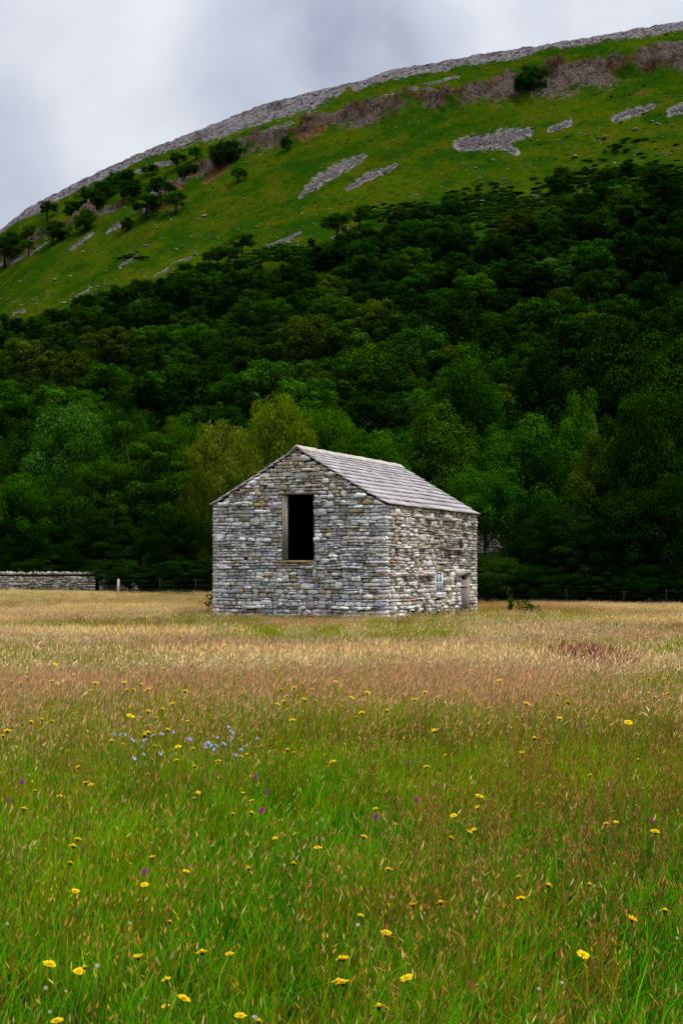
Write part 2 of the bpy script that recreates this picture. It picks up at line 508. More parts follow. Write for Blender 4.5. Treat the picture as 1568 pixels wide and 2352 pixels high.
# ------------------------------------------------------------------ meadow ground
def build_ground():
    R = np.r_[0, np.geomspace(1.5, 150, 90), 300, 700, 1500, 4000]
    T = np.linspace(0, 2 * math.pi, 181)[:-1]
    r, t = np.meshgrid(R[1:], T, indexing='ij')
    x, y = r * np.sin(t), r * np.cos(t)
    z = ground_z(x, y) - np.where(r > 160, 3.0, 0)
    V = np.r_[[[0, 0, float(ground_z(0, 0))]], np.stack([x, y, z], -1).reshape(-1, 3)]
    n = len(T); idx = 1 + np.arange(r.size).reshape(r.shape)
    j = (np.arange(n) + 1) % n
    Q = np.stack([idx[:-1], idx[1:], idx[1:][:, j], idx[:-1][:, j]], -1).reshape(-1, 4)
    Tt = np.stack([np.zeros(n, int), idx[0], idx[0][j]], -1)
    m = NT('meadow_soil'); p = m.pos()
    sp = m.n('ShaderNodeSeparateXYZ'); m.set(sp.inputs[0], p)
    n1 = m.noise(.35, 4, .6, p); n2 = m.noise(9, 5, .7, p)
    near = m.mix(n2, (.010, .030, .002), (.030, .068, .004))
    far = m.mix(m.mapr(n1, .4, .6), (.30, .23, .085), (.14, .16, .022))
    far = m.mix(m.mapr(n2, .55, .35), far, (.03, .03, .006))
    c = m.mix(m.mapr(sp.outputs[1], 8, 20), near, far)
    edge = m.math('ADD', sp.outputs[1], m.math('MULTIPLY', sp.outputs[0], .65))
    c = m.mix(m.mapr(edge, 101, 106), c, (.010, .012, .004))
    m.done(m.pbsdf(c, .95, m.bump(n2, .6, .05), .05))
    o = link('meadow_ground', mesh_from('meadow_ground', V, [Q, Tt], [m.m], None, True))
    tag(o, kind='structure')


build_ground()

# ------------------------------------------------------------------ barn
BW, BL = 7.74, 11.62
HR_, HL_, HT_ = 4.86, 4.96, 7.16          # wall tops: right eave, left eave, apex
TH = math.radians(23.3)
BZ = -.70
barn = empty('stone_barn', (1.76, 56.39, BZ), -TH)
tag(barn, 'old grey dry stone field barn with stone slate roof standing in the meadow', 'barn')


def roofline(s):                           # s measured from the left corner of the gable
    return np.where(s < BW / 2, HL_ + (HT_ - HL_) * s / (BW / 2), HR_ + (HT_ - HR_) * (BW - s) / (BW / 2))


PAL_G = [((.70, .71, .755), 6), ((.83, .84, .87), 4.5), ((.56, .57, .62), 5), ((.41, .41, .43), 1.8), ((.61, .565, .50), 1.6), ((.43, .37, .30), .9), ((.47, .33, .18), .22), ((.27, .26, .25), .5), ((.88, .88, .89), 2.2)]
PAL_T = [((.58, .52, .43), 4), ((.45, .38, .29), 2.4), ((.67, .635, .58), 3.4), ((.32, .265, .20), 1.1), ((.56, .56, .57), 2.4), ((.46, .31, .15), .3), ((.79, .78, .77), 1.6)]
PAL_S = [((.67, .605, .53), 5), ((.80, .765, .73), 4.2), ((.54, .465, .385), 3.2), ((.37, .31, .245), 1.6), ((.87, .865, .86), 1.7), ((.48, .32, .17), .45), ((.23, .195, .165), .9), ((.50, .47, .45), 1.6)]


def pick(pal, rng):
    w = np.array([p[1] for p in pal], float); c = np.array(pal[rng.choice(len(pal), p=w / w.sum())][0])
    return c * rng.uniform(.72, 1.26)


_r = np.random.default_rng(31)
COURSES = [-.35]
while COURSES[-1] < 7.3:
    COURSES.append(COURSES[-1] + float(np.clip(_r.normal(.138, .036), .08, .22)))


def stone_mesh(S, mapping, zclip=None, seed=0, nx=6, nz=5):
    """S rows: s0,s1,z0,z1,protrusion,tilt,r,g,b,round -> one mesh of weathered blocks with open backs"""
    S = np.array(S); n = len(S)
    ga = np.r_[-1, np.linspace(-1, 1, nx), 1]; gb = np.r_[-1, np.linspace(-1, 1, nz), 1]
    A, B = np.meshgrid(ga, gb); NA, NB = len(ga), len(gb)
    border = np.zeros_like(A, bool); border[0] = border[-1] = True; border[:, 0] = border[:, -1] = True
    A = A.ravel()[None]; B = B.ravel()[None]; border = border.ravel()[None]
    cx = (S[:, 0] + S[:, 1])[:, None] / 2; hx = (S[:, 1] - S[:, 0])[:, None] / 2
    cz = (S[:, 2] + S[:, 3])[:, None] / 2; hz = (S[:, 3] - S[:, 2])[:, None] / 2
    pr = S[:, 4][:, None]; tl = S[:, 5][:, None]; rd = S[:, 9][:, None]
    ph = np.arange(n)[:, None] * 3.71 + seed
    na = fbm(A * 1.4 + ph, B * 1.4 + 0 * ph, seed=seed + 1, octv=2) - .5
    nb = fbm(A * 1.4 + ph, B * 1.4 + 9, seed=seed + 2, octv=2) - .5
    no = fbm(A * 1.7 + ph, B * 1.7 + 5, seed=seed + 3, octv=3) - .5
    a2 = A * (1 - .16 * rd * np.abs(B) ** 3) ; b2 = B * (1 - .26 * rd * np.abs(A) ** 4)
    s = cx + hx * a2 + na * np.minimum(hx, .10) * .7
    z = cz + hz * b2 + nb * hz * .8 + tl * (s - cx)
    o = pr - rd * .045 * (np.abs(A) ** 6 + np.abs(B) ** 4) + no * .085
    o = np.where(border, -.13, o)
    if zclip is not None: z = np.minimum(z, zclip(s))
    V = mapping(s.ravel(), o.ravel(), z.ravel())
    idx = np.arange(NA * NB).reshape(NB, NA)
    q = np.stack([idx[:-1, :-1], idx[:-1, 1:], idx[1:, 1:], idx[1:, :-1]], -1).reshape(-1, 4)
    Q = (q[None] + (np.arange(n) * NA * NB)[:, None, None]).reshape(-1, 4)
    C = np.repeat(S[:, 6:9], NA * NB, 0) * (1 + .35 * no.ravel())[:, None]
    return V, Q, np.clip(C, .01, .92)


def lay_stones(width, top, openings, pal_fn, thru, seed, quoins, zmax, mean=.30, dbl=.09, courses=None, quoin_cols=None):
    rng = np.random.default_rng(seed); out = []
    C = courses or COURSES
    occ = {k: [] for k in range(len(C) + 2)}
    def wave(k, s):
        f = math.sin(math.pi * min(max(s / width, 0), 1)) ** .5 if 0 < s < width else 0
        return .055 * (float(vnoise(np.array([s * .8]), np.array([k * .22]), seed=seed)[0]) - .5) * f * 2
    for k in range(len(C) - 1):
        z0, z1 = C[k], C[k + 1]
        if z0 > zmax: break
        blk = list(occ[k])
        for (o0, o1, p0, p1) in openings:
            if min(z1, p1) - max(z0, p0) > .45 * (z1 - z0): blk.append((o0, o1))
        blk.sort()
        is_thru = any(z0 <= t < z1 for t in thru)
        s = -.03
        while s < width + .02:
            b = [q for q in blk if q[0] <= s + .02 < q[1]]
            if b: s = b[0][1]; continue
            lim = min([q[0] for q in blk if q[0] > s + .01] + [width + .03])
            ln = float(np.clip(rng.lognormal(math.log(mean), .42), .12, .85))
            isq = False
            if s < 0 and quoins[0]: ln = rng.uniform(.5, .75) if k % 2 else rng.uniform(.24, .38); isq = 'a'
            if quoins[1] and abs(lim - width - .03) < 1e-6:
                qe = (.62 if k % 2 == 0 else .34) + .12 * math.sin(k * 2.3)
                if s + ln > width - qe - .15 and s < width - qe - .12: ln = width - qe - s
                elif s >= width - qe - .16: ln = lim - s; isq = 'b'
            if lim - s - ln < .13: ln = lim - s
            e = s + ln
            sm = (s + e) / 2
            if zmax > 5 and z0 > float(top(np.array(sm))) - .07: s = e; continue
            c = pal_fn(sm, z0, rng)
            if isq and quoin_cols is not None:
                c = quoin_cols.setdefault((isq, k), c)
            pr = float(np.clip(rng.normal(.030, .032), -.025, .11)); rd = rng.uniform(.15, .75)
            tl = rng.normal(0, .022); g = rng.uniform(.006, .018)
            w0 = wave(k, sm); w1 = wave(k + 1, sm)
            if isq: pr = .03; tl = 0; rd = .45; w0 = w1 = 0; g = .006
            a0, a1 = z0 + w0, z1 + w1
            if is_thru and rng.random() < .55 and not isq and ln > .16:
                pr = rng.uniform(.15, .25); rd = .5
            if not isq and z1 - z0 > .13 and rng.random() < .16:       # two thin stones in place of one
                f = rng.uniform(.35, .65); zm = a0 + f * (a1 - a0)
                for q0, q1 in ((a0, zm), (zm, a1)):
                    out.append((s + g, e - g, q0 + g * .7, q1 - g * .7, max(pr + rng.normal(0, .02), -.015), tl, *(c * rng.uniform(.8, 1.15)), rd))
            elif not isq and rng.random() < dbl and ln > .2 and z1 - z0 < .17 and k + 2 < len(C) and not any(q[0] < e and q[1] > s for q in occ[k + 1]) \
                    and not any(o0 < e and o1 > s and p1 > z1 and p0 < C[k + 2] for (o0, o1, p0, p1) in openings) and s > .7 and e < width - .8:
                a1 = C[k + 2] + wave(k + 2, sm); occ[k + 1].append((s, e))
                out.append((s + g, e - g, a0 + g, a1 - g, pr + .01, tl, *c, rd))
            else:
                out.append((s + g, e - g, a0 + g, a1 - g, pr, tl, *c, rd))
            s = e
    return out


def stone_material(name, moss=.0):
    m = NT(name); oc = m.objco()
    n1 = m.noise(7, 5, .65, oc); n2 = m.noise(26, 4, .7, oc); n3 = m.noise(1.1, 4, .6, oc)
    c = m.attr('Col', 'Color')
    c = m.mix(1.0, c, m.grey(m.mapr(n2, .28, .72, .50, 1.30)), 'MULTIPLY')
    c = m.mix(m.math('MULTIPLY', m.mapr(n1, .58, .70), .5), c, (.82, .82, .84))           # pale lichen
    c = m.mix(m.math('MULTIPLY', m.mapr(n1, .42, .30), .5), c, (.06, .055, .05))          # dark weathering
    c = m.mix(m.math('MULTIPLY', m.mapr(n3, .54, .68), .5), c, (.20, .145, .09))          # rusty stain
    return m.done(m.pbsdf(c, .92, m.bump(n2, .7, .03), .12))


stone_m = stone_material('weathered_limestone')
core = NT('dark_joint_core'); core_m = core.done(core.pbsdf(core.mix(core.noise(9, 4, .6, core.objco()), (.012, .011, .010), (.045, .036, .028)), .95, None, .05))
inner = NT('interior_shade'); inner_m = inner.done(inner.pbsdf(inner.mix(inner.noise(5, 4, .6, inner.objco()), (.012, .011, .010), (.035, .03, .026)), .95, None, .05))  # gloom inside the barn put into the colour of floors and roof slab

LOFT = (-4.56 + BW, -3.11 + BW, 2.62, 5.36)      # along the gable
LOFT_S = (LOFT[0], LOFT[1], LOFT[2] - .04, LOFT[3] + .02)
WIN = (5.85, 6.92, 1.15, 2.20)
DOOR = (9.35, 10.62, -.40, 2.10)
TIE = (9.18, 3.32)


def pal_gable(s, z, rng):
    t = float(sstep(4.2, 6.2, z)) * .8 + .12
    t += .25 * (float(vnoise(np.array([s * .45]), np.array([z * .6]), seed=5)[0]) - .5)
    c = pick(PAL_T if rng.random() < t else PAL_G, rng)
    return c


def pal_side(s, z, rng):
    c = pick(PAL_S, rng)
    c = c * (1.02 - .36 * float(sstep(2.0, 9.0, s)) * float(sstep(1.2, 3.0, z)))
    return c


qcol = {}
g_map = lambda s, o, z: np.stack([s - BW, -o, z], -1)
s_map = lambda s, o, z: np.stack([o, s, z], -1)
SG = lay_stones(BW, roofline, [LOFT_S, (1.42, 1.62, 2.60, 2.80)], pal_gable, (.78, 2.34, 3.58, 4.88), 101, (True, True), 7.2, .29, quoin_cols=qcol)
shared = {('a', k): v for (t, k), v in qcol.items() if t == 'b'}
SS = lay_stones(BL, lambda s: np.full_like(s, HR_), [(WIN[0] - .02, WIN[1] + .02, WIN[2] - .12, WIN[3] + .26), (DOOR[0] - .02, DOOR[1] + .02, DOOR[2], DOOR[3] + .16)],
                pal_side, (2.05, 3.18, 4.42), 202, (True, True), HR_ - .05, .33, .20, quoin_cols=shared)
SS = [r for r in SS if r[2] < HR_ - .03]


def prism_wall(mb, polys, mapping, thick):
    for poly in polys:
        n = len(poly); s = np.array([p[0] for p in poly], float); z = np.array([p[1] for p in poly], float)
        V = np.r_[mapping(s, np.full(n, -.085), z), mapping(s, np.full(n, -thick), z)]
        T = [];  Q = [(i, (i + 1) % n, n + (i + 1) % n, n + i) for i in range(n)]
        for i in range(1, n - 1): T += [(0, i + 1, i), (n, n + i, n + i + 1)]
        mb.add(V, Q, T)


def wall_part(stones, mapping, polys, zclip, seed, label=None):
    V, Q, C = stone_mesh(stones, mapping, zclip, seed)
    me = mesh_from('wall', V, Q, [stone_m], {'Col': C})
    w = link('wall', me, barn)
    if label: w['label'] = label
    mb = MB(); prism_wall(mb, polys, mapping, .55); mb.build('wall_core', core_m, w)
    return w


rl = lambda s: float(roofline(np.array(float(s)))) - .06
wall_part(SG, g_map, [[(.06, -.5), (LOFT[0], -.5), (LOFT[0], rl(LOFT[0])), (.06, rl(.06))],
                      [(LOFT[0], -.5), (LOFT[1], -.5), (LOFT[1], LOFT[2]), (LOFT[0], LOFT[2])],
                      [(LOFT[0], LOFT[3]), (LOFT[1], LOFT[3]), (LOFT[1], rl(LOFT[1])), (BW / 2, rl(BW / 2)), (LOFT[0], rl(LOFT[0]))],
                      [(LOFT[1], -.5), (BW - .06, -.5), (BW - .06, rl(BW - .06)), (LOFT[1], rl(LOFT[1]))]],
          lambda s: roofline(np.clip(s, 0, BW)) - .02, 1, 'grey front gable wall of coursed rubble')
ht = HR_ - .05
wall_part(SS, s_map, [[(.62, -.5), (WIN[0], -.5), (WIN[0], ht), (.62, ht)], [(WIN[0], -.5), (WIN[1], -.5), (WIN[1], WIN[2]), (WIN[0], WIN[2])],
                      [(WIN[0], WIN[3]), (WIN[1], WIN[3]), (WIN[1], ht), (WIN[0], ht)], [(WIN[1], -.5), (DOOR[0], -.5), (DOOR[0], ht), (WIN[1], ht)],
                      [(DOOR[0], DOOR[3]), (DOOR[1], DOOR[3]), (DOOR[1], ht), (DOOR[0], ht)], [(DOOR[1], -.5), (BL - .06, -.5), (BL - .06, ht), (DOOR[1], ht)]],
          lambda s: np.full_like(s, HR_ - .01), 7, 'cream and brown side wall of coursed rubble')
# left and rear walls, seen only from other positions
SL = lay_stones(BL, lambda s: np.full_like(s, HL_), [], pal_side, (2.05, 3.18), 303, (True, True), HL_ - .05, .34)
SL = [r for r in SL if r[2] < HL_ - .03]
wall_part(SL, lambda s, o, z: np.stack([-BW - o, BL - s, z], -1), [[(.06, -.5), (BL - .62, -.5), (BL - .62, HL_ - .06), (.06, HL_ - .06)]], lambda s: np.full_like(s, HL_ - .01), 9)
SB = lay_stones(BW, lambda s: roofline(BW - s), [], pal_gable, (2.05, 3.58), 404, (True, True), 7.2, .34)
wall_part(SB, lambda s, o, z: np.stack([-s, BL + o, z], -1), [[(.62, -.5), (BW - .62, -.5), (BW - .62, rl(.62)), (BW / 2, rl(BW / 2)), (.62, rl(BW - .62))]], lambda s: roofline(np.clip(BW - s, 0, BW)) - .02, 13)
mb = MB(); mb.box(-BW + .6, -.6, .6, BL - .6, 2.42, 2.52); mb.box(-BW + .6, -.6, .6, BL - .6, .0, .06)
mb.build('loft_floor', inner_m, barn)


# roof of stone slates
def build_roof():
    rng = np.random.default_rng(55); mb = MB(); ul = MB()
    for side in (1, -1):
        eave_x = .11; he = (HR_ if side > 0 else HL_)
        run = BW / 2 + eave_x; al = math.atan2(HT_ - he, BW / 2)
        z_e = he - eave_x * math.tan(al) + .03
        slope = run / math.cos(al)
        exps = np.linspace(.50, .25, 13); exps = exps / exps.sum() * (slope - .02)
        q = 0.0
        for ci, ex in enumerate(exps):
            y = -.06 + rng.uniform(-.3, 0)
            while y < BL + .06:
                w = rng.uniform(.34, .78) * (1 - .025 * ci); y2 = min(y + w, BL + .10)
                y1 = max(y, -.06)
                if BL + .10 - y2 < .2: y2 = BL + .10
                th = rng.uniform(.045, .06); lo = rng.uniform(-.018, .014); b = .026 + rng.uniform(0, .006)
                c = np.array([(.40, .38, .41), (.45, .43, .46), (.34, .315, .345), (.40, .37, .37), (.51, .49, .515), (.345, .305, .30)][rng.choice(6, p=[.3, .24, .2, .12, .08, .06])]) * rng.uniform(.85, 1.12)
                sag = .035 * (vnoise(np.array([y * .5]), np.array([q * .6]), seed=8)[0] - .5)
                g = .006
                V = []
                for (qq, base) in ((q + lo, b + .03), (q + ex + .14, -.012)):
                    for yy in (y1 + g, y2 - g):
                        for hh in (0, th): V.append((qq + rng.uniform(-.012, .012), yy + rng.uniform(-.006, .006), base + hh + sag))
                V = np.array(V)
                X = eave_x - V[:, 0] * math.cos(al) + V[:, 2] * math.sin(al)
                Z = z_e + V[:, 0] * math.sin(al) + V[:, 2] * math.cos(al)
                P = np.stack([X if side > 0 else -BW - X, V[:, 1], Z], -1)
                Q = [(0, 1, 3, 2), (4, 6, 7, 5), (0, 4, 5, 1), (2, 3, 7, 6), (1, 5, 7, 3), (0, 2, 6, 4)]
                mb.add(P, Q, c=c)
                y = y2
                if y2 >= BL + .10: break
            q += ex
        # slab added under the slates to block light
        V = []
        for qq in (.12, slope):
            for yy in (.02, BL - .02):
                for hh in (-.05, -.018):
                    X = eave_x - qq * math.cos(al) + hh * math.sin(al); V.append((X if side > 0 else -BW - X, yy, z_e + qq * math.sin(al) + hh * math.cos(al)))
        ul.add(np.array(V), [(0, 1, 3, 2), (4, 6, 7, 5), (0, 4, 5, 1), (2, 3, 7, 6), (1, 5, 7, 3), (0, 2, 6, 4)])
    m = NT('stone_slate'); oc = m.objco(); n1 = m.noise(3.2, 5, .65, oc); n2 = m.noise(19, 5, .7, oc)
    c = m.mix(1.0, m.attr('Col', 'Color'), m.grey(m.mapr(n2, .3, .7, .72, 1.2)), 'MULTIPLY')
    c = m.mix(m.math('MULTIPLY', m.mapr(n1, .58, .72), .4), c, (.52, .50, .52))
    c = m.mix(m.math('MULTIPLY', m.mapr(n1, .44, .32), .5), c, (.20, .155, .14))
    m.done(m.pbsdf(c, .8, m.bump(n2, .5, .02), .25))
    rf = mb.build('roof', m.m, barn); ul.build('roof_light_block', inner_m, rf)
    rb = MB(); y = -.12
    while y < BL + .08:
        w = rng.uniform(.5, .75); y2 = min(y + w, BL + .14)
        if BL + .14 - y2 < .2: y2 = BL + .14
        c = np.array((.42, .39, .36)) * rng.uniform(.85, 1.2); h = rng.uniform(-.015, .015); t = .06
        prof = [(-.23, -.125), (0, .03), (.23, -.125), (.23, -.125 + t), (0, .03 + t + .02), (-.23, -.125 + t)]
        V = [(-BW / 2 + px, yy, HT_ + .085 + pz + h + rng.uniform(-.006, .006)) for yy in (y + .005, y2 - .005) for px, pz in prof]
        Q = [(0, 1, 7, 6), (1, 2, 8, 7), (2, 3, 9, 8), (3, 4, 10, 9), (4, 5, 11, 10), (5, 0, 6, 11), (0, 5, 4, 1), (1, 4, 3, 2), (6, 7, 10, 11), (7, 8, 9, 10)]
        rb.add(np.array(V), Q, c=c); y = y2
        if y2 >= BL + .14: break
    rb.build('ridge_stone', m.m, rf)


build_roof()

# openings: loft doorway, window, door
wood_m = NT('weathered_wood'); oc = wood_m.objco()
mp = wood_m.n('ShaderNodeMapping'); wood_m.set(mp.inputs[0], oc); mp.inputs['Scale'].default_value = (14, 14, 1.2)
wn = wood_m.noise(2.0, 6, .7, mp.outputs[0])
wc = wood_m.mix(1.0, wood_m.attr('Col', 'Color'), wood_m.grey(wood_m.mapr(wn, .3, .7, .6, 1.2)), 'MULTIPLY')
wood_m = wood_m.done(wood_m.pbsdf(wc, .85, wood_m.bump(wn, .5, .01), .15))
paint_m = col_mat('flaking_white_paint', 12, .85, 1.05, .55, .2, .004, .3)
slab_m = stone_m

x0, x1, z0, z1 = LOFT[0] - BW, LOFT[1] - BW, LOFT[2], LOFT[3]
lf = MB()
lf.box(x0 + .10, x0 + .21, .02, .17, z0 + .08, z1 - .07, (.32, .305, .29))           # left post
lf.box(x0 + .012, x0 + .098, -.02, .20, z0 + .02, z1 - .03, (.30, .245, .175))         # stone coloured reveal
fr = lf.build('loft_opening_frame', wood_m, barn)
sm_ = MB(); sm_.box(x0 + .015, x1 - .02, -.07, .30, z0 - .075, z0 + .03, (.30, .21, .09)); sm_.build('sill', wood_m, fr)
lm_ = MB(); lm_.box(x0 - .12, x1 + .10, -.035, .30, z1 - .03, z1 + .05, (.17, .14, .11)); lm_.build('lintel', wood_m, fr)
rv = MB(); rv.box(x1 - .05, x1 - .012, .03, .50, z0 + .035, z1 - .035, (.10, .09, .08)); rv.build('jamb', wood_m, fr)

# window: white sash of four panes set back in its reveal
w0, w1, wz0, wz1 = WIN
w1 -= .06
wf = MB(); C = (.80, .82, .86); ox0, ox1 = -.07, -.012
wf.box(ox0, ox1, w0 + .02, w0 + .10, wz0, wz1 - .01, C); wf.box(ox0, ox1, w1 - .10, w1 - .02, wz0, wz1 - .01, C)
wf.box(ox0, ox1, w0 + .10, w1 - .10, wz1 - .09, wz1 - .01, C); wf.box(ox0, ox1 + .04, w0 + .10, w1 - .10, wz0, wz0 + .11, C)
wy = (w0 + w1) / 2; wzm = (wz0 + wz1) / 2 + .02
win = wf.build('window', paint_m, barn)
gb = MB(); gb.box(ox0 + .015, ox1 - .012, wy - .022, wy + .022, wz0 + .11, wz1 - .09, C)
gb.box(ox0 + .017, ox1 - .014, w0 + .10, wy - .022, wzm - .02, wzm + .02, C); gb.box(ox0 + .017, ox1 - .014, wy + .022, w1 - .10, wzm - .02, wzm + .02, C)
gb.build('glazing_bar', paint_m, win)
gl = NT('old_window_glass'); gn = gl.noise(3, 3, .6, gl.objco())
gl_m = gl.done(gl.pbsdf(gl.mix(gn, (.07, .10, .13), (.22, .28, .34)), .12, gl.bump(gn, .15, .02), .6))
for ya, yb in ((w0 + .10, wy - .022), (wy + .022, w1 - .10)):
    for za, zb in ((wz0 + .11, wzm - .02), (wzm + .02, wz1 - .09)):
        p = MB(); p.box(ox0 + .028, ox0 + .036, ya, yb, za, zb); p.build('pane', gl_m, win)


def dressed(name, parent, s0, s1, z0, z1, c, pr=.03, seed=77, mapping=s_map):
    V, Q, Cc = stone_mesh([(s0, s1, z0, z1, pr, 0, *c, .35)], mapping, None, seed, 14, 7)
    return link(name, mesh_from(name, V, Q, [slab_m], {'Col': Cc}), parent)


dressed('lintel', win, w0 - .16, w1 + .55, wz1, wz1 + .27, (.40, .35, .27), .03, 71)
sb = MB(); sb.box(-.30, .05, w0 - .04, w1 + .03, wz0 - .13, wz0 - .004, (.50, .49, .48), jit=.008); sb.build('sill', slab_m, win)
rv = MB(); rv.box(-.40, -.02, w1 - .018, w1 + .07, wz0, wz1, (.40, .34, .26)); rv.build('jamb', slab_m, win)

d0, d1, dz0, dz1 = DOOR
dr = MB(); rng = np.random.default_rng(4); yy = d0 + .05
for k in range(6):
    wd = .125; dr.box(-.30, -.262 + rng.uniform(-.003, .003), yy, yy + wd - .008, .02, 1.80, np.array((.20, .19, .195)) * rng.uniform(.7, 1.2)); yy += wd
Md = Matrix.Translation((-.28, d0 + .03, 0)) @ Matrix.Rotation(math.radians(-24), 4, 'Z') @ Matrix.Translation((.28, -(d0 + .03), 0))
door = dr.build('door', wood_m, barn); door.data.transform(Md); door['label'] = 'weathered grey plank door standing ajar'
lg = MB()
for zz in (.35, 1.45):
    lg = MB(); lg.box(-.258, -.235, d0 + .07, d0 + .78, zz, zz + .11, (.30, .29, .29))
    o = lg.build('ledge', wood_m, door); o.data.transform(Md)
dfm = MB(); dfm.box(-.27, -.14, d0 + .004, d0 + .13, -.3, dz1 - .01, (.50, .50, .52)); dfm.box(-.27, -.08, d1 - .14, d1 - .004, -.3, dz1 - .01, (.42, .35, .23))
dfr = dfm.build('door_frame', wood_m, barn)
rv = MB(); rv.box(-.5, -.02, d1 - .002, d1 + .05, -.3, dz1 - .01, (.42, .36, .26)); rv.build('jamb', slab_m, dfr)
dressed('lintel', dfr, d0 - .22, d1 + .18, dz1, dz1 + .17, (.44, .43, .42), .06, 91)
# iron tie plate in the form of a cross
irn = NT('rusted_iron'); irn_m = irn.done(irn.pbsdf((.010, .010, .010), .7, None, .3))
tp = MB(); ty, tz = TIE
tp.box(.06, .10, ty - .05, ty + .05, tz - .34, tz + .36); tp.box(.062, .098, ty - .19, ty - .05, tz - .03, tz + .09); tp.box(.062, .098, ty + .05, ty + .19, tz - .03, tz + .09)
o = tp.build('tie_plate', irn_m, barn)

# ------------------------------------------------------------------ dry stone walls at the far side of the field
PAL_W = [((.36, .35, .33), 4), ((.47, .46, .44), 3), ((.25, .24, .22), 3), ((.30, .24, .17), 2), ((.14, .13, .12), 1.5)]


def dry_wall(p0, p1, h, label, seed, cope=True, pal=PAL_W):
    L = math.hypot(p1[0] - p0[0], p1[1] - p0[1]); ang = math.atan2(p1[1] - p0[1], p1[0] - p0[0])
    zg = float(min(ground_z(*p0), ground_z(*p1)))
    if p0[1] > 150: zg = 2.9
    r = np.random.default_rng(seed); C = [-.3]
    while C[-1] < h: C.append(C[-1] + r.uniform(.11, .19))
    root = empty('dry_stone_wall', (p0[0], p0[1], zg), ang); tag(root, label, 'stone wall')
    fn = lambda s, z, rng: pick(pal, rng)
    front = lay_stones(L, lambda s: np.full_like(s, h), [], fn, (h * .5,), seed, (True, True), h - .1, .33, courses=C)
    V1, Q1, C1 = stone_mesh(front, lambda s, o, z: np.stack([s, -.30 - o + z * .06, z], -1), None, seed, 5, 4)
    backs = lay_stones(L, lambda s: np.full_like(s, h), [], fn, (h * .5,), seed + 1, (True, True), h - .1, .4, courses=C)
    V2, Q2, C2 = stone_mesh(backs, lambda s, o, z: np.stack([L - s, .30 + o - z * .06, z], -1), None, seed + 1, 4, 3)
    o = link('rubble_face', mesh_from('rubble_face', np.r_[V1, V2], np.r_[Q1, Q2 + len(V1)], [stone_m], {'Col': np.r_[C1, C2]}), root)
    mb = MB(); mb.box(.05, L - .05, -.19, .19, -.3, C[-1] - .05); mb.build('wall_core', core_m, root)
    if cope:
        mb = MB(); s = 0
        while s < L:
            w = r.uniform(.09, .2); hh = r.uniform(.14, .28)
            M = Matrix.Translation((s + w / 2, 0, C[-1] - .03)) @ Matrix.Rotation(r.normal(.12, .12), 4, 'Y')
            mb.box(-w / 2 + .006, w / 2 - .006, -.26, .26, 0, hh, pick(pal, r), M, .022, r); s += w
        mb.build('coping_stone', stone_m, root)
    return root


dry_wall((-45, 119.0), (-20.6, 119.4), 1.16, 'long low dry stone wall at the far left edge of the field', 611)
dry_wall((-20.5, 119.8), (-17.5, 126.5), 1.10, 'short shaded stretch of wall turning back into the trees', 615)
dry_wall((15.4, 165), (19.2, 166), 2.6, 'dim ruined stone wall among dark trees right of the barn', 621, False, [((.22, .21, .19), 3), ((.10, .10, .09), 3), ((.34, .33, .31), 1)])


# ------------------------------------------------------------------ wire fences
def fence(pts, label, seed, cpost, h=1.2, pale=None):
    r = np.random.default_rng(seed)
    root = empty('wire_fence', (pts[0][0], pts[0][1], float(ground_z(*pts[0])))); tag(root, label, 'fence')
    base = Vector(root.location); tops = []
    for i, (x, y) in enumerate(pts):
        z = float(ground_z(x, y)); hh = h * r.uniform(.92, 1.1); le = r.normal(0, .05, 2)
        c = np.array(pale if (pale is not None and i == 0) else cpost) * r.uniform(.8, 1.1)
        w = .10 if pale and i == 0 else .048
        mb = MB(); P = np.array([(x, y, z - .3), (x + le[0] * .5, y, z + hh * .5), (x + le[0], y + le[1], z + hh)]) - np.array(base)
        mb.tube(P, [w, w * .95, w * .85], 7, c)
        o = mb.build('post', wood_m, root)
        if pale is not None and i == 0: o['label'] = 'pale weathered post'
        tops.append((x, y, z, le, hh))
    for k in range(3):
        mb = MB()
        for (xa, ya, za, la, ha), (xb, yb, zb, lb, hb) in zip(tops[:-1], tops[1:]):
            f = (.35, .65, .93)[k]
            t = np.linspace(0, 1, 5)[:, None]
            A = np.array((xa + la[0] * f, ya + la[1] * f - .06, za + ha * f)); B = np.array((xb + lb[0] * f, yb + lb[1] * f - .06, zb + hb * f))
            P = A + (B - A) * t - np.array((0, 0, .04)) * 4 * t * (1 - t) - np.array(base)
            mb.tube(P, .0009, 4, (.20, .19, .18), False)
        mb.build('wire', wood_m, root)
    return root


def at_px(u, y): return ((u - 784) / F * y * (CP + SP * 0), y)


fence([at_px(272, 106), at_px(367, 107), at_px(450, 107.5), at_px(535, 108), at_px(620, 108)], 'post and wire fence left of the barn with one pale post', 71, (.02, .018, .015), 1.2, (.42, .40, .35))  # dark posts: the shade they stand in is put into their colour
fence([at_px(1165, 94), at_px(1300, 92.5), at_px(1430, 91), at_px(1527, 90), at_px(1640, 89)], 'dark post and wire fence before the trees right of the barn', 72, (.012, .011, .009), 1.05)


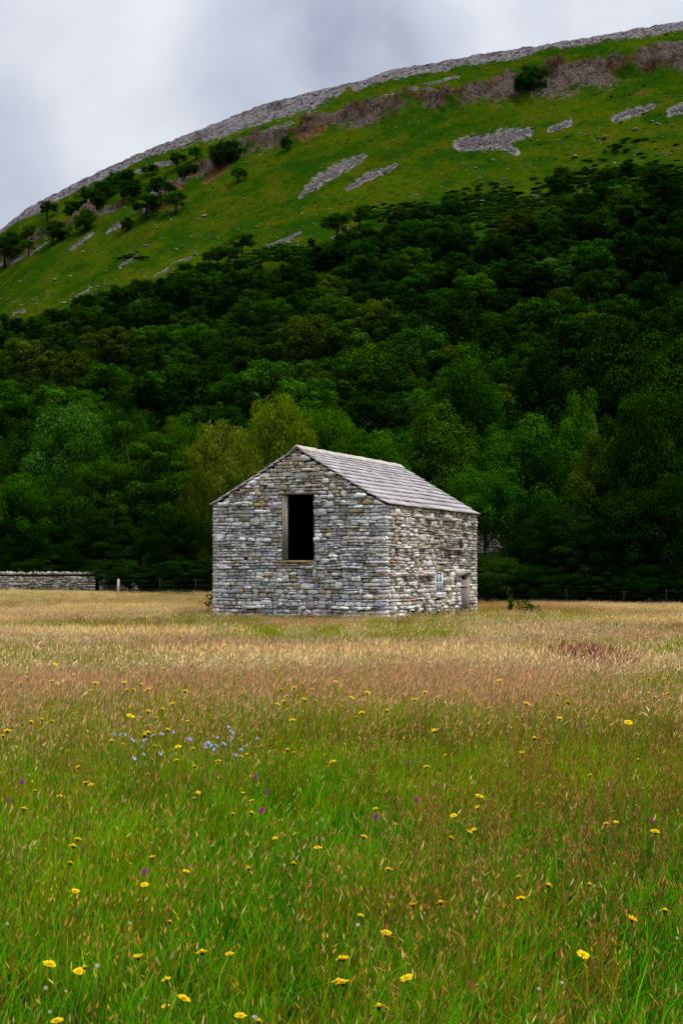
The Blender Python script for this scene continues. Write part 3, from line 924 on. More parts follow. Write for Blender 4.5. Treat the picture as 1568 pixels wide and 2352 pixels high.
# ------------------------------------------------------------------ trees
def leaves(centres, radii, n_per, leaf, rng, flat=.75, droop=0.0, up=.55):
    """leaf sized faces on lumps of foliage; returns verts, quads, tint"""
    nl = len(centres); n = nl * n_per
    c = np.repeat(centres, n_per, 0); r = np.repeat(radii, n_per)
    d = rng.normal(size=(n, 3)); d[:, 2] += .35
    d /= np.linalg.norm(d, axis=1)[:, None]
    rr = r * (.55 + .5 * rng.random(n) ** .6)
    p = c + d * rr[:, None] * np.array([1, 1, flat])
    if droop: p[:, 2] -= droop * (np.linalg.norm(d[:, :2], axis=1) * r) * rng.random(n) * 2.5
    nrm = d * .9 + np.array([0, 0, up * .8]) + rng.normal(size=(n, 3)) * .34
    nrm /= np.linalg.norm(nrm, axis=1)[:, None]
    t = np.cross(nrm, rng.normal(size=(n, 3))); t /= np.linalg.norm(t, axis=1)[:, None]
    if droop: t[:, 2] -= 1.2; t /= np.linalg.norm(t, axis=1)[:, None]
    b = np.cross(nrm, t)
    l = leaf * rng.uniform(.55, 1.35, n)[:, None]; w = l * rng.uniform(.38, .65, n)[:, None]
    V = np.stack([p - t * l * .5, p + b * w * .5 + nrm * l * .08, p + t * l * .5, p - b * w * .5 + nrm * l * .08], 1).reshape(-1, 3)
    Q = np.arange(n * 4).reshape(n, 4)
    lt = np.repeat(rng.random(nl), n_per) * .35
    tint = np.clip(lt + rng.random(n) * .55 + .12 * d[:, 2], 0, 1)
    return V, Q, np.repeat(tint, 4)


def tree_proto(seed, rx, rz, zc, nl, n_per, lr, leaf, droop=0, conic=0.0, flat=.75, low=-.75):
    """unit height tree: returns (crown mesh verts, quads, tint), trunk MB"""
    rng = np.random.default_rng(seed)
    C = []; R = []
    lob = [(rng.uniform(0, 6.28), rng.uniform(-.2, .9), rng.uniform(.25, .5)) for _ in range(7)]
    while len(C) < nl:
        d = rng.normal(size=3); d /= np.linalg.norm(d)
        if d[2] < low: continue
        k = rng.uniform(.62, .98) if rng.random() < .78 else rng.uniform(.2, .62)
        bul = 1 + sum(.20 * max(0, math.cos(math.atan2(d[1], d[0]) - a)) ** 6 * max(0, 1 - abs(d[2] - e) / w) for a, e, w in lob)
        bul *= rng.uniform(.90, 1.06)
        tp = 1 - conic * max(0, d[2])
        r = lr * rng.uniform(.62, 1.35)
        x, y, z = d[0] * rx * k * bul * tp, d[1] * rx * k * bul * tp, zc + d[2] * rz * k * bul
        C.append((x, y, z)); R.append(r)
    C = np.array(C); R = np.array(R)
    V, Q, T = leaves(C, R, n_per, leaf, rng, flat, droop)
    top = np.quantile(V[:, 2], .9995); V[:, 2] *= 1.0 / top; C[:, 2] /= top
    tb = MB(); r0 = .020
    bend = rng.normal(0, .015, 2)
    pts = [(0, 0, -.05), (bend[0], bend[1], .18), (bend[0] * 2, 0, .38), (bend[0], bend[1] * 2, zc + .1)]
    tb.tube(pts, [r0 * 1.35, r0, r0 * .8, r0 * .35], 7, (.12, .105, .085))
    sel = rng.choice(nl, min(nl, 9), replace=False)
    for i in sel:
        e = C[i]; st = np.array((bend[0], bend[1], rng.uniform(.16, min(.45, max(.2, e[2])))))
        mid = st * .5 + e * .5 + rng.normal(0, .02, 3)
        tb.tube([st, mid, e], [r0 * .5, r0 * .33, r0 * .12], 5, np.array((.13, .115, .09)) * rng.uniform(.8, 1.5))
    return V, Q, T, tb


bark_m = col_mat('bark', 8, .15, .45, .95, .6, .03, .05)
LM = {
    'dark': leaf_mat('leaves_dark_green', (.004, .016, .0008), (.014, .050, .0015), (.038, .105, .003), .15),
    'mid': leaf_mat('leaves_mid_green', (.007, .028, .001), (.024, .086, .002), (.066, .175, .005), .18),
    'bright': leaf_mat('leaves_fresh_green', (.010, .042, .0015), (.036, .128, .004), (.100, .255, .010), .2),
    'olive': leaf_mat('leaves_olive', (.014, .030, .002), (.046, .080, .004), (.092, .140, .010), .18),
    'birch': leaf_mat('leaves_yellow_green', (.044, .076, .003), (.120, .185, .008), (.250, .325, .024), .26),
    'pale': leaf_mat('leaves_pale_backed', (.009, .030, .002), (.030, .092, .008), (.120, .230, .055), .15),
    'black': leaf_mat('leaves_deep_shade', (.002, .009, .0005), (.007, .027, .001), (.019, .056, .002), .12),  # deep shade of the wood painted into a darker copy of the leaves
}
NEAR = {}; FAR = {}
for nm, a in dict(broad=(1, .40, .44, .54, 120, 460, .105, .0185), round=(2, .42, .45, .53, 110, 460, .112, .0185), tall=(3, .30, .46, .52, 105, 460, .098, .0175, 0, .2), high=(6, .42, .30, .70, 80, 460, .105, .0185, 0, 0, .75, -.5),
                  layered=(4, .44, .45, .53, 115, 460, .112, .0185, 0, .1, .42), birch=(5, .37, .46, .54, 130, 340, .092, .020, .28, 0)).items():
    V, Q, T, tb = tree_proto(*a)
    NEAR[nm] = (mesh_from('crown_' + nm, V, Q, [LM['dark']], {'tint': T}), tb.mesh('trunk_' + nm, bark_m, True))
for nm, a in dict(a=(11, .46, .46, .54, 60, 190, .135, .040), b=(12, .50, .44, .55, 64, 190, .135, .040), c=(13, .40, .47, .53, 52, 190, .135, .040, 0, .15), d=(14, .55, .42, .56, 70, 180, .130, .038, 0, 0, .6)).items():
    V, Q, T, tb = tree_proto(*a)
    FAR[nm] = (mesh_from('crown_' + nm, V, Q, [LM['dark']], {'tint': T}), tb.mesh('trunk_' + nm, bark_m, True))
OPEN = {}
for nm, a in dict(a=(21, .46, .32, .62, 36, 170, .13, .042, 0, 0, .65, -.4), b=(22, .40, .36, .58, 32, 170, .125, .042, 0, 0, .75, -.5), c=(23, .54, .32, .60, 38, 170, .13, .042, 0, 0, .6, -.4)).items():
    V, Q, T, tb = tree_proto(*a)
    tm = MB(); tm.v, tm.q, tm.t, tm.c, tm.n = tb.v, tb.q, tb.t, tb.c, tb.n
    tm.tube([(0, 0, -.05), (.02, .01, .3), (.0, 0, .6)], [.035, .028, .02], 6, (.06, .05, .04))
    OPEN[nm] = (mesh_from('crown_' + nm, V, Q, [LM['dark']], {'tint': T}), tm.mesh('trunk_' + nm, bark_m, True))


def plant_tree(protos, key, loc, h, wx, rz, mat, name, label, group, cat='tree'):
    root = empty(name, loc, rz); tag(root, label, cat, group)
    root.scale = (h * wx, h * wx, h)
    for nm, me in zip(('crown', 'trunk'), protos[key]):
        o = bpy.data.objects.new(nm, me); col.objects.link(o); o.parent = root
        if nm == 'crown' and mat != 'dark':
            o.material_slots[0].link = 'OBJECT'; o.material_slots[0].material = LM[mat]
    return root


def floor_z(x, y):               # whichever surface lies on top: field or hillside
    a = x / y
    if y <= Y0: return float(ground_z(x, y))
    s = (y - Y0) / (float(crest_y(a)) - Y0)
    e = E0 + (float(crest_e(a)) - E0) * s
    return max(float(ground_z(x, y)), EYE + e * y + float(hill_noise(np.array(x), np.array(y), np.array(s))))


# trees along the foot of the hill: centre column, top row, crown width in picture units, distance
FRONT = [
    (645, 903, 230, 146, 'birch', 'birch', 'tall yellow-green birch rising behind the barn gable', 'birch_tree'),
    (510, 962, 220, 138, 'birch', 'birch', 'yellow-green drooping birch close to the left corner of the barn', 'birch_tree'),
    (452, 1075, 120, 128, 'birch', 'olive', 'low olive birch hanging beside the left edge of the barn', 'birch_tree'),
    (750, 938, 190, 150, 'round', 'mid', 'round green tree directly above the peak of the barn gable', 'tree'),
    (880, 985, 190, 150, 'broad', 'bright', 'bright green tree showing just over the barn roof ridge', 'tree'),
    (330, 965, 300, 132, 'layered', 'dark', 'big dark tree with layered boughs behind the left fence', 'tree'),
    (160, 925, 210, 150, 'round', 'pale', 'rounded tree with silvery speckled leaves on the left', 'tree'),
    (50, 1085, 210, 130, 'broad', 'mid', 'green tree above the end of the stone wall at the left edge', 'tree'),
    (185, 1060, 200, 131, 'broad', 'mid', 'leafy green tree standing right behind the left stone wall', 'tree'),
    (430, 950, 160, 158, 'broad', 'mid', 'mid green tree with lit top left of the tall birch', 'tree'),
    (1000, 915, 220, 156, 'tall', 'mid', 'dark green tree behind the middle of the barn roof', 'tree'),
    (1075, 790, 230, 165, 'broad', 'mid', 'tall spreading tree high above the right half of the barn roof', 'tree'),
    (1215, 950, 300, 118, 'broad', 'bright', 'big fresh green tree just right of the barn', 'tree'),
    (1110, 1060, 190, 112, 'high', 'mid', 'green tree touching the right eave of the barn', 'tree'),
    (1325, 892, 150, 128, 'tall', 'mid', 'narrow bright tree with spiky top right of the big fresh green one', 'tree'),
    (1395, 965, 230, 112, 'broad', 'olive', 'olive tinged tree between the spiky tree and the dark right edge', 'tree'),
    (1500, 890, 260, 105, 'round', 'dark', 'large dark tree at the right edge of the field', 'tree'),
    (1560, 760, 330, 130, 'tall', 'dark', 'very tall dark tree towering at the right edge', 'tree'),
    (1420, 720, 280, 170, 'tall', 'black', 'deep shaded tree high behind the right edge trees', 'tree'),
    (1240, 790, 190, 190, 'tall', 'black', 'black green tree in the dark hollow right of the tall spreading tree', 'tree'),
    (1225, 1150, 150, 104, 'round', 'black', 'dark bushy tree in the shade right of the barn', 'tree'),
    (1300, 1140, 230, 99, 'layered', 'black', 'deeply shaded tree at the field edge right of the barn', 'tree'),
    (1450, 1120, 240, 95, 'broad', 'black', 'black shaded tree behind the right fence posts', 'tree'),
    (1580, 1080, 240, 93, 'broad', 'black', 'shaded tree cut by the right picture edge above the fence', 'tree'),
    (250, 1150, 190, 124, 'layered', 'black', 'dark low tree right of the stone wall end', 'tree'),
    (390, 1170, 170, 120, 'round', 'black', 'dark bush-like tree between the fence and the barn', 'tree'),
    (110, 1200, 170, 128, 'round', 'black', 'deep shaded low tree just over the coping of the left wall', 'tree'),
    (0, 1190, 180, 128, 'round', 'black', 'deep shaded tree over the wall at the extreme left', 'tree'),
    (570, 1090, 170, 126, 'broad', 'dark', 'dark tree against the left slope of the barn roof', 'tree'),
    (-60, 960, 220, 150, 'broad', 'dark', 'dark tree half outside the left edge above the wall', 'tree'),
    (60, 960, 170, 165, 'tall', 'dark', 'dark upright tree left of the silvery speckled one', 'tree'),
    (290, 935, 170, 172, 'round', 'dark', 'dark rounded tree right of the silvery speckled one', 'tree'),
    (-90, 1180, 220, 130, 'broad', 'black', 'shaded tree beyond the left edge of the view', 'tree'),
    (1700, 900, 300, 110, 'broad', 'black', 'dark tree beyond the right edge of the view', 'tree'),
]
placed = []
fr_rng = np.random.default_rng(91)
for u, vt, w, y, key, mat, label, nm in FRONT:
    a, e = ray(u, vt); x = a * y; z = floor_z(x, y)
    h = EYE + e * y - z; wm = w / F * y
    wx0 = {'high': .98, 'broad': .98, 'round': 1.02, 'tall': .78, 'layered': 1.05, 'birch': .88}[key]
    plant_tree(NEAR, key, (x, y, z - .1), h, wm / (h * wx0), fr_rng.uniform(0, 6.28), mat, nm, label, 'trees along the foot of the hill')
    placed.append((u, vt + w * .35, w * .5))

# low dark shrubs closing the edge of the wood, shade put into their leaf colour
SHRUB = [(u, y, hh) for u, y, hh in ((235, 121, 2.6), (300, 112, 2.4), (350, 113, 1.9), (410, 111, 2.6), (470, 110, 3.0), (540, 112, 3), (1120, 97, 3.2), (1180, 97, 2.2), (1240, 96, 2.6), (1310, 95, 2.1),
                                     (1370, 94.5, 2.7), (1440, 93, 2.2), (1500, 92.5, 2.7), (1560, 92, 2.3), (170, 124, 2.2), (60, 124, 2.4), (120, 126, 3.2), (0, 125, 3.0))]
shr_lab = ['low dark shrub at the broken end of the left stone wall', 'rounded dark shrub by the pale fence post', 'small dark shrub right of the pale fence post', 'dark shrub between second and third fence posts left of the barn',
           'dark shrub beside the left barn corner', 'dark shrub hidden behind the left of the barn', 'leafy shrub at the right corner of the barn', 'low shrub under the first right fence post',
           'dark shrub between first and second right fence posts', 'low dark shrub at the second right fence post', 'taller dark shrub right of the second right fence post', 'low dark shrub at the third right fence post',
           'dark shrub left of the last right fence post', 'dark shrub at the extreme right field edge', 'low shrub behind the right end of the left wall',
           'low shrub behind the left part of the long wall', 'dark shrub behind the middle of the long wall', 'dark shrub behind the wall at the left edge']
for i, (u, y, hh) in enumerate(SHRUB):
    x = (u - 784) / F * y
    plant_tree(NEAR, ('round', 'layered', 'broad')[i % 3], (x, y, floor_z(x, y) - hh * .12), hh * 1.12, 1.5, fr_rng.uniform(0, 6.28), 'dark' if i == 6 else 'black', 'shrub', shr_lab[i], 'dark shrubs along the field edge', 'shrub')

# lone trees and bushes scattered over the open hillside (picture column, base row, height in picture units)
LONE = [
    (122, 574, 50, 'c', 'tree', 'lone dark tree with clear trunk low on the left slope'), (66, 592, 32, 'b', 'tree', 'small tree left of the lone tree low on the left slope'),
    (12, 618, 62, 'c', 'tree', 'dark spreading tree at the left picture edge under the rim'), (30, 575, 44, 'a', 'bush', 'dark bush clump near the left edge below the rim'),
    (70, 560, 46, 'c', 'bush', 'brownish dark bush right of the left edge clump'), (110, 508, 38, 'b', 'tree', 'small tree just under the limestone rim at left'),
    (170, 512, 48, 'a', 'bush', 'left bush of the big dark thicket below the rim'), (195, 538, 56, 'c', 'bush', 'lowest bush of the big dark thicket below the rim'),
    (212, 488, 56, 'a', 'bush', 'central bush of the big dark thicket below the rim'), (240, 462, 46, 'b', 'bush', 'upper right bush of the big dark thicket'), (200, 462, 34, 'a', 'bush', 'upper bush of the dark thicket against the rim'),
    (302, 460, 52, 'a', 'bush', 'round dark bush right of the big thicket'), (290, 424, 34, 'b', 'bush', 'small bush above the round dark bush'), (262, 430, 34, 'a', 'bush', 'green bush just under the rim above the thicket'),
    (336, 512, 54, 'c', 'tree', 'leaning left tree of the group of three on the slope'), (370, 480, 54, 'c', 'tree', 'tallest middle tree of the group of three on the slope'), (404, 496, 48, 'b', 'tree', 'right tree of the group of three, with visible trunk'),
    (292, 532, 34, 'c', 'bush', 'small bush below and left of the group of three'), (408, 392, 36, 'b', 'tree', 'dark tree beside the pale scree under the rim'), (450, 372, 30, 'b', 'tree', 'small dark tree right of the scree under the rim'),
    (516, 384, 62, 'a', 'bush', 'large dark bush on the rocky slope below the rim'), (538, 368, 44, 'b', 'tree', 'pale grey-leaved tree beside the large dark bush'), (547, 418, 34, 'b', 'tree', 'thin small tree below the large dark bush'),
    (424, 414, 30, 'a', 'bush', 'dark bush on the brown rocky ground'), (442, 408, 30, 'b', 'bush', 'second dark bush on the brown rocky ground'), (336, 407, 22, 'b', 'tree', 'tiny tree in front of the scree strip'), (353, 406, 24, 'b', 'tree', 'tiny thin tree right of the other in front of the scree strip'),
    (592, 330, 26, 'b', 'bush', 'small dark bush under the rim centre left'), (657, 346, 30, 'c', 'bush', 'isolated rounded bush with shadow below the brown crag'), (500, 607, 36, 'b', 'tree', 'thin upright tree at the top edge of the wood'),
    (556, 594, 46, 'c', 'tree', 'rounded tree standing clear above the wood edge'), (652, 614, 36, 'c', 'bush', 'low bush above the wood edge near the centre'), (715, 572, 20, 'c', 'bush', 'tiny low bush right of the rocky scree tongue'),
    (774, 560, 58, 'b', 'tree', 'dark upright tree at the wood corner below the open slope'), (826, 526, 52, 'c', 'tree', 'broad tree with pale stones under it at the wood corner'),
    (1290, 440, 64, 'a', 'bush', 'dense dark bush alone on the right part of the slope'), (1386, 414, 34, 'b', 'bush', 'smaller dark bush right of the dense dark one'), (1222, 222, 66, 'a', 'bush', 'dark ivy-like bush growing on the crag'), (1196, 220, 42, 'c', 'bush', 'dark bush at the foot of the crag'),
    (10, 738, 26, 'c', 'bush', 'small bush at the left edge just above the wood'), (1262, 402, 18, 'c', 'bush', 'tiny bush left of the dense dark bush'), (1440, 405, 40, 'c', 'bush', 'brown-green bush at the right wood edge'), (140, 560, 24, 'c', 'bush', 'low bush right of the lone tree low on the left slope'),
    (482, 640, 40, 'a', 'tree', 'dark clump tree at the left upper wood edge'), (525, 640, 46, 'a', 'tree', 'dark dense tree at the upper wood edge below the rounded tree'), (920, 500, 34, 'c', 'bush', 'low bush in front of the dark upper wood corner'), (1040, 492, 42, 'a', 'tree', 'dark tree at the tip of the upper wood corner'),
]
for i, (u, v, hp, key, nm, label) in enumerate(LONE):
    x, y, z, s = [float(q) for q in hill_px(u, v)]
    h = hp / F * y * (1.2 if nm == 'tree' else 1.0)
    mat = 'pale' if 'pale grey' in label else 'olive' if 'brown' in label and 'bush right' in label else ('dark', 'mid', 'dark')[i % 3]
    pr = FAR if nm == 'bush' else OPEN
    sunk = .14 * h if nm == 'bush' else .2
    plant_tree(pr, key, (x, y, z - sunk + (1.5 if 'crag' in label else 0)), h * (1.12 if nm == 'bush' else 1.0), 1.05 if nm == 'bush' else 1.15, fr_rng.uniform(0, 6.28), mat, 'hawthorn_tree' if nm == 'tree' else 'hillside_bush', label, 'scattered trees and bushes on the open hillside', nm)


# the wood that climbs the hillside
NOTABLE = [(255, 845, 100, 'olive', 'brownish olive tree in the wood above the silvery speckled tree'), (170, 905, 100, 'olive', 'olive brown crown in the wood left of centre above the wall'), (60, 890, 120, 'olive', 'olive green crown at the far left of the wood'),
           (752, 690, 62, 'olive', 'small yellowish tree in the upper middle of the wood'), (690, 850, 120, 'olive', 'dull olive tree in the middle of the wood above the birch'), (792, 830, 120, 'pale', 'light leaved tree with pale twigs in the middle of the wood'),
           (1360, 625, 110, 'mid', 'lighter green tree in the dark upper right wood'), (1180, 560, 70, 'olive', 'olive crown by the grassy bay of the upper wood'), (1290, 700, 90, 'olive', 'dull brown-green tree in the dark right wood'), (1010, 610, 100, 'mid', 'mid green tree under the upper wood corner'),
           (860, 760, 90, 'olive', 'olive patch tree right of the light leaved one')]
wr = np.random.default_rng(5)
cand = []
for u, v, w, mat, label in NOTABLE: cand.append((u, v, w, mat, label))
U = wr.uniform(-420, 1950, 42000); V = wr.uniform(380, 1120, 30000)
acc = [(c[0], c[1], c[2] * .5) for c in cand]
for u, v in zip(U, V):
    top = float(wood_top(u))
    t = min(max((v - top - 30) / 360, 0), 1)
    w = (40 + 66 * t) * wr.uniform(.7, 1.45)
    if v < top + w * .72: continue
    if u > 1100: w *= 1.12
    if v > 1060 and w < 60: continue
    r = w * .36
    if any((u - a) ** 2 + ((v - b) * 1.25) ** 2 < ((r + c) * .80) ** 2 for a, b, c in acc): continue
    acc.append((u, v, r))
    dk = .24 + .72 * min(max((u - 850) / 500, 0), 1) + (.15 if v < top + 40 else 0)  # more deep-shade crowns to the right, the darkening there put into leaf colour
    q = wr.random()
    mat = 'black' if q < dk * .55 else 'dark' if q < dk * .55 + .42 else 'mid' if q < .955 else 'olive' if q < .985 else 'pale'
    cand.append((u, v, w, mat, None))
cand = cand[:len(NOTABLE)] + sorted(cand[len(NOTABLE):], key=lambda c: (not -70 < c[0] < 1640, -c[2]))
wl = {'black': 'deep shaded', 'dark': 'dark green', 'mid': 'mid green', 'olive': 'olive tinted', 'pale': 'pale leaved'}


def wlabel(u, v, mat):
    h = 'far left of the barn' if u < 300 else 'left of the barn' if u < 490 else 'above the barn' if u < 1095 else 'right of the barn' if u < 1330 else 'at far right'
    t = v - float(wood_top(u))
    d = 'upper edge' if t < 90 else 'middle' if t < 260 else 'lower part'
    return '%s tree in the %s of the hillside wood, %s' % (wl[mat], d, h)


LIM = 225
rest = []
for i, (u, v, w, mat, label) in enumerate(cand):
    x, y, z, s = [float(q) for q in hill_px(u, v)]
    if y < 132: continue
    h = w / F * y * wr.uniform(.85, 1.1)
    if i >= LIM: rest.append((x, y, z, h)); continue
    key = 'abcd'[wr.integers(4)]
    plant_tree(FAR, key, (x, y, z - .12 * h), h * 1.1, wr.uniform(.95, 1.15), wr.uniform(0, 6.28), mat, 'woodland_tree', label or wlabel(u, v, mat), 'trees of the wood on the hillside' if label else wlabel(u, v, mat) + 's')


# ------------------------------------------------------------------ instancing of what nobody could count
def scatter(name, P, rot, scl, idx, protos, kind='stuff'):
    me = bpy.data.meshes.new(name); me.vertices.add(len(P)); me.vertices.foreach_set('co', np.asarray(P, np.float32).ravel())
    a = me.attributes.new('rot', 'FLOAT_VECTOR', 'POINT'); a.data.foreach_set('vector', np.asarray(rot, np.float32).ravel())
    a = me.attributes.new('scl', 'FLOAT_VECTOR', 'POINT'); a.data.foreach_set('vector', np.asarray(scl, np.float32).ravel())
    a = me.attributes.new('idx', 'INT', 'POINT'); a.data.foreach_set('value', np.asarray(idx, np.int32))
    cl = bpy.data.collections.new(name + '_kinds')
    for i, m in enumerate(protos):
        cl.objects.link(bpy.data.objects.new('%s_kind_%02d' % (name, i), m))
    ng = bpy.data.node_groups.new(name + '_scatter', 'GeometryNodeTree')
    ng.interface.new_socket('Geometry', in_out='INPUT', socket_type='NodeSocketGeometry')
    ng.interface.new_socket('Geometry', in_out='OUTPUT', socket_type='NodeSocketGeometry')
    N = ng.nodes; L = ng.links
    gi = N.new('NodeGroupInput'); go = N.new('NodeGroupOutput')
    ci = N.new('GeometryNodeCollectionInfo'); ci.inputs['Collection'].default_value = cl
    ci.inputs['Separate Children'].default_value = True; ci.inputs['Reset Children'].default_value = True
    ip = N.new('GeometryNodeInstanceOnPoints'); ip.inputs['Pick Instance'].default_value = True
    def na(nm, t):
        n = N.new('GeometryNodeInputNamedAttribute'); n.data_type = t; n.inputs['Name'].default_value = nm
        return n.outputs[0]
    er = N.new('FunctionNodeEulerToRotation'); L.new(na('rot', 'FLOAT_VECTOR'), er.inputs[0])
    L.new(gi.outputs[0], ip.inputs['Points']); L.new(ci.outputs[0], ip.inputs['Instance']); L.new(na('idx', 'INT'), ip.inputs['Instance Index'])
    L.new(er.outputs[0], ip.inputs['Rotation']); L.new(na('scl', 'FLOAT_VECTOR'), ip.inputs['Scale'])
    L.new(ip.outputs[0], go.inputs[0])
    o = link(name, me); md = o.modifiers.new('scatter', 'NODES'); md.node_group = ng
    if kind: o['kind'] = kind
    return o


if rest:
    R_ = np.array(rest); n = len(R_)
    def far_full(key, mat):
        V, Q, T, tb = None, None, None, None
        me = FAR[key][0].copy(); me.materials.clear(); me.materials.append(LM[mat]); return me
    pk = [far_full('a', 'black'), far_full('b', 'dark'), far_full('c', 'dark'), far_full('d', 'mid')]
    sc = R_[:, 3:4] * np.c_[np.full(n, 1.15), np.full(n, 1.15), np.full(n, 1.1)]
    o = scatter('upper_woodland', R_[:, :3] - np.c_[np.zeros((n, 2)), R_[:, 3] * .12], np.c_[np.zeros((n, 2)), wr.uniform(0, 6.28, n)], sc, wr.choice(4, n, p=[.35, .3, .2, .15]), pk)
    tag(o, 'mass of small scrubby trees filling the wood on the hillside', 'woodland')

# bracken and low scrub on the open slope
V, Q, T = leaves(np.array([(math.cos(i * 2.4) * .5 * math.sqrt(i / 9), math.sin(i * 2.4) * .5 * math.sqrt(i / 9), .18) for i in range(9)]), np.full(9, .3), 60, .16, np.random.default_rng(3), .6)
brk = [mesh_from('bracken_clump', V, Q, [LM['bright']], {'tint': T}), mesh_from('bracken_clump_dark', V, Q, [LM['mid']], {'tint': T})]
pts = []
br = np.random.default_rng(12)
BR = [(1150, 480, 90, 60, 330), (1240, 470, 80, 45, 220), (1200, 520, 90, 50, 240), (1400, 400, 120, 35, 260), (640, 600, 60, 25, 110), (580, 610, 50, 20, 60), (300, 590, 40, 8, 25), (1100, 445, 60, 25, 90), (900, 480, 60, 20, 60), (720, 590, 60, 20, 60), (1500, 385, 90, 25, 160), (960, 465, 80, 14, 40), (1160, 300, 40, 10, 0), (1440, 330, 90, 30, 25)]
for u, v, su, sv, n in BR:
    for _ in range(n):
        uu, vv = br.normal(u, su * .5), br.normal(v, sv * .5)
        x, y, z, s = [float(q) for q in hill_px(uu, vv)]
        pts.append((x, y, z, br.uniform(.8, 2.4)))
for _ in range(900):
    uu, vv = br.uniform(-30, 1600), br.uniform(60, 740)
    x, y, z, s = [float(q) for q in hill_px(uu, vv)]
    if vv > np.interp(uu, [p[0] for p in RIM_LOW], [p[1] for p in RIM_LOW]) and fbm(np.array([x / 25]), np.array([y / 25]), seed=44)[0] > .5:
        pts.append((x, y, z, br.uniform(.3, .9)))
P = np.array(pts); n = len(P)
o = scatter('bracken', P[:, :3], np.c_[np.zeros((n, 2)), br.uniform(0, 6.28, n)], np.c_[P[:, 3] * 1.35, P[:, 3] * 1.35, P[:, 3] * .42], br.integers(0, 2, n), brk)
tag(o, 'patches of green bracken and low scrub on the open hillside', 'bracken')


# ------------------------------------------------------------------ stones on the hill
def rock_mesh(name, seed, mat):
    r = np.random.default_rng(seed)
    d = []; n = 9
    for i in range(n):
        ph = math.pi * i / (n - 1)
        for j in range(12):
            t = 2 * math.pi * j / 12; d.append((math.sin(ph) * math.cos(t), math.sin(ph) * math.sin(t), math.cos(ph)))
    d = np.array(d); nn = fbm(d[:, 0] * 1.3 + seed, d[:, 1] * 1.3, d[:, 2] * 1.3, seed=seed, octv=3)
    k = np.sign(d) * np.abs(d) ** .65
    V = k * (.55 + .9 * nn)[:, None] * np.array((1, .75, .55)) * .5
    Q = [(i * 12 + j, (i + 1) * 12 + j, (i + 1) * 12 + (j + 1) % 12, i * 12 + (j + 1) % 12) for i in range(n - 1) for j in range(12)]
    return mesh_from(name, V, np.array(Q), [mat], {'Col': np.full((len(V), 3), .5)})


rk = NT('pale_limestone'); rn = rk.noise(3, 4, .6, rk.objco()); ri = rk.n('ShaderNodeObjectInfo').outputs['Random']
rc = rk.mix(ri, (.12, .11, .12), (.26, .245, .26)); rc = rk.mix(1.0, rc, rk.grey(rk.mapr(rn, .3, .7, .6, 1.2)), 'MULTIPLY')
rock_m = rk.done(rk.pbsdf(rc, .9, rk.bump(rn, .5, .1), .1))
ROCKS = [rock_mesh('boulder_%s' % 'abcd'[i], 40 + i, rock_m) for i in range(4)]
rr = np.random.default_rng(77)
spots = []
cpl = ['low on the left part of the hillside', 'left of the centre of the hillside above the wood', 'in the middle of the hillside', 'above the grassy bay of the wood on the right', 'right of the broad scree patch', 'near the right picture edge of the hillside',
       'at the left picture edge just above the wood', 'around the rounded tree above the wood edge', 'below the group of three trees on the left slope', 'inside the grassy bay of the wood on the right']
clusters = [(200, 640, 170, 60, 46), (450, 560, 120, 70, 34), (760, 470, 140, 60, 26), (1130, 400, 120, 60, 40), (1330, 330, 110, 50, 28), (1500, 300, 80, 60, 20), (60, 690, 60, 30, 22), (640, 560, 60, 25, 14), (330, 520, 60, 30, 10), (1180, 470, 70, 40, 22)]
for (u, v, su, sv, n), cplace in zip(clusters, cpl):
    k = 0
    while k < n:
        uu, vv = rr.normal(u, su * .6), rr.normal(v, sv * .6)
        if not (0 < uu < 1568) or vv > wood_top(uu) - 6 or vv < np.interp(uu, [p[0] for p in RIM_LOW], [p[1] for p in RIM_LOW]) + 30: k += .2; continue
        spots.append((uu, vv, cplace)); k += 1
for i, (u, v, cplace) in enumerate(spots):
    x, y, z, s = [float(q) for q in hill_px(u, v)]
    o = link('boulder', ROCKS[i % 4]); sz = rr.lognormal(math.log(.55), .36)
    o.location = (x, y, z + .18 * sz); o.rotation_euler = (rr.normal(0, .25), rr.normal(0, .25), rr.uniform(0, 6.28)); o.scale = (sz * 1.4, sz * 1.2, sz)
    tag(o, 'pale limestone boulder on the grass ' + cplace, 'boulder', 'boulders ' + cplace)

pts = []
for p in SCREE:
    for (u0, v0, h0), (u1, v1, h1) in zip(p[:-1], p[1:]):
        ln = math.hypot(u1 - u0, v1 - v0); n = int(ln * (h0 + h1) * .30)
        for _ in range(n):
            t = rr.random(); uu = u0 + (u1 - u0) * t + rr.normal(0, .36) * (h0 + (h1 - h0) * t); vv = v0 + (v1 - v0) * t + rr.normal(0, .36) * (h0 + (h1 - h0) * t)
            pts.append((uu, vv, rr.lognormal(math.log(.26), .35)))
for _ in range(700):
    uu = rr.uniform(-20, 1590); a = np.interp(uu, [p[0] for p in SKY_PX], [p[1] for p in SKY_PX]); b = np.interp(uu, [p[0] for p in RIM_LOW], [p[1] for p in RIM_LOW])
    vv = rr.uniform(a + 5, b + 6); pts.append((uu, vv, rr.lognormal(math.log(.34), .4)))
for _ in range(1500):
    uu = rr.uniform(0, 1568); vv = rr.uniform(200, 730)
    if vv < wood_top(uu) and vv > np.interp(uu, [p[0] for p in RIM_LOW], [p[1] for p in RIM_LOW]): pts.append((uu, vv, rr.lognormal(math.log(.32), .35)))
P = np.array(pts); x, y, z, s = hill_at(*ray(P[:, 0], P[:, 1])); n = len(P)
o = scatter('scree_stones', np.c_[x, y, z + .05], rr.normal(0, .4, (n, 3)) + np.c_[np.zeros((n, 2)), rr.uniform(0, 6.28, n)], np.c_[P[:, 2] * 1.5, P[:, 2] * 1.2, P[:, 2]], rr.integers(0, 4, n), ROCKS)
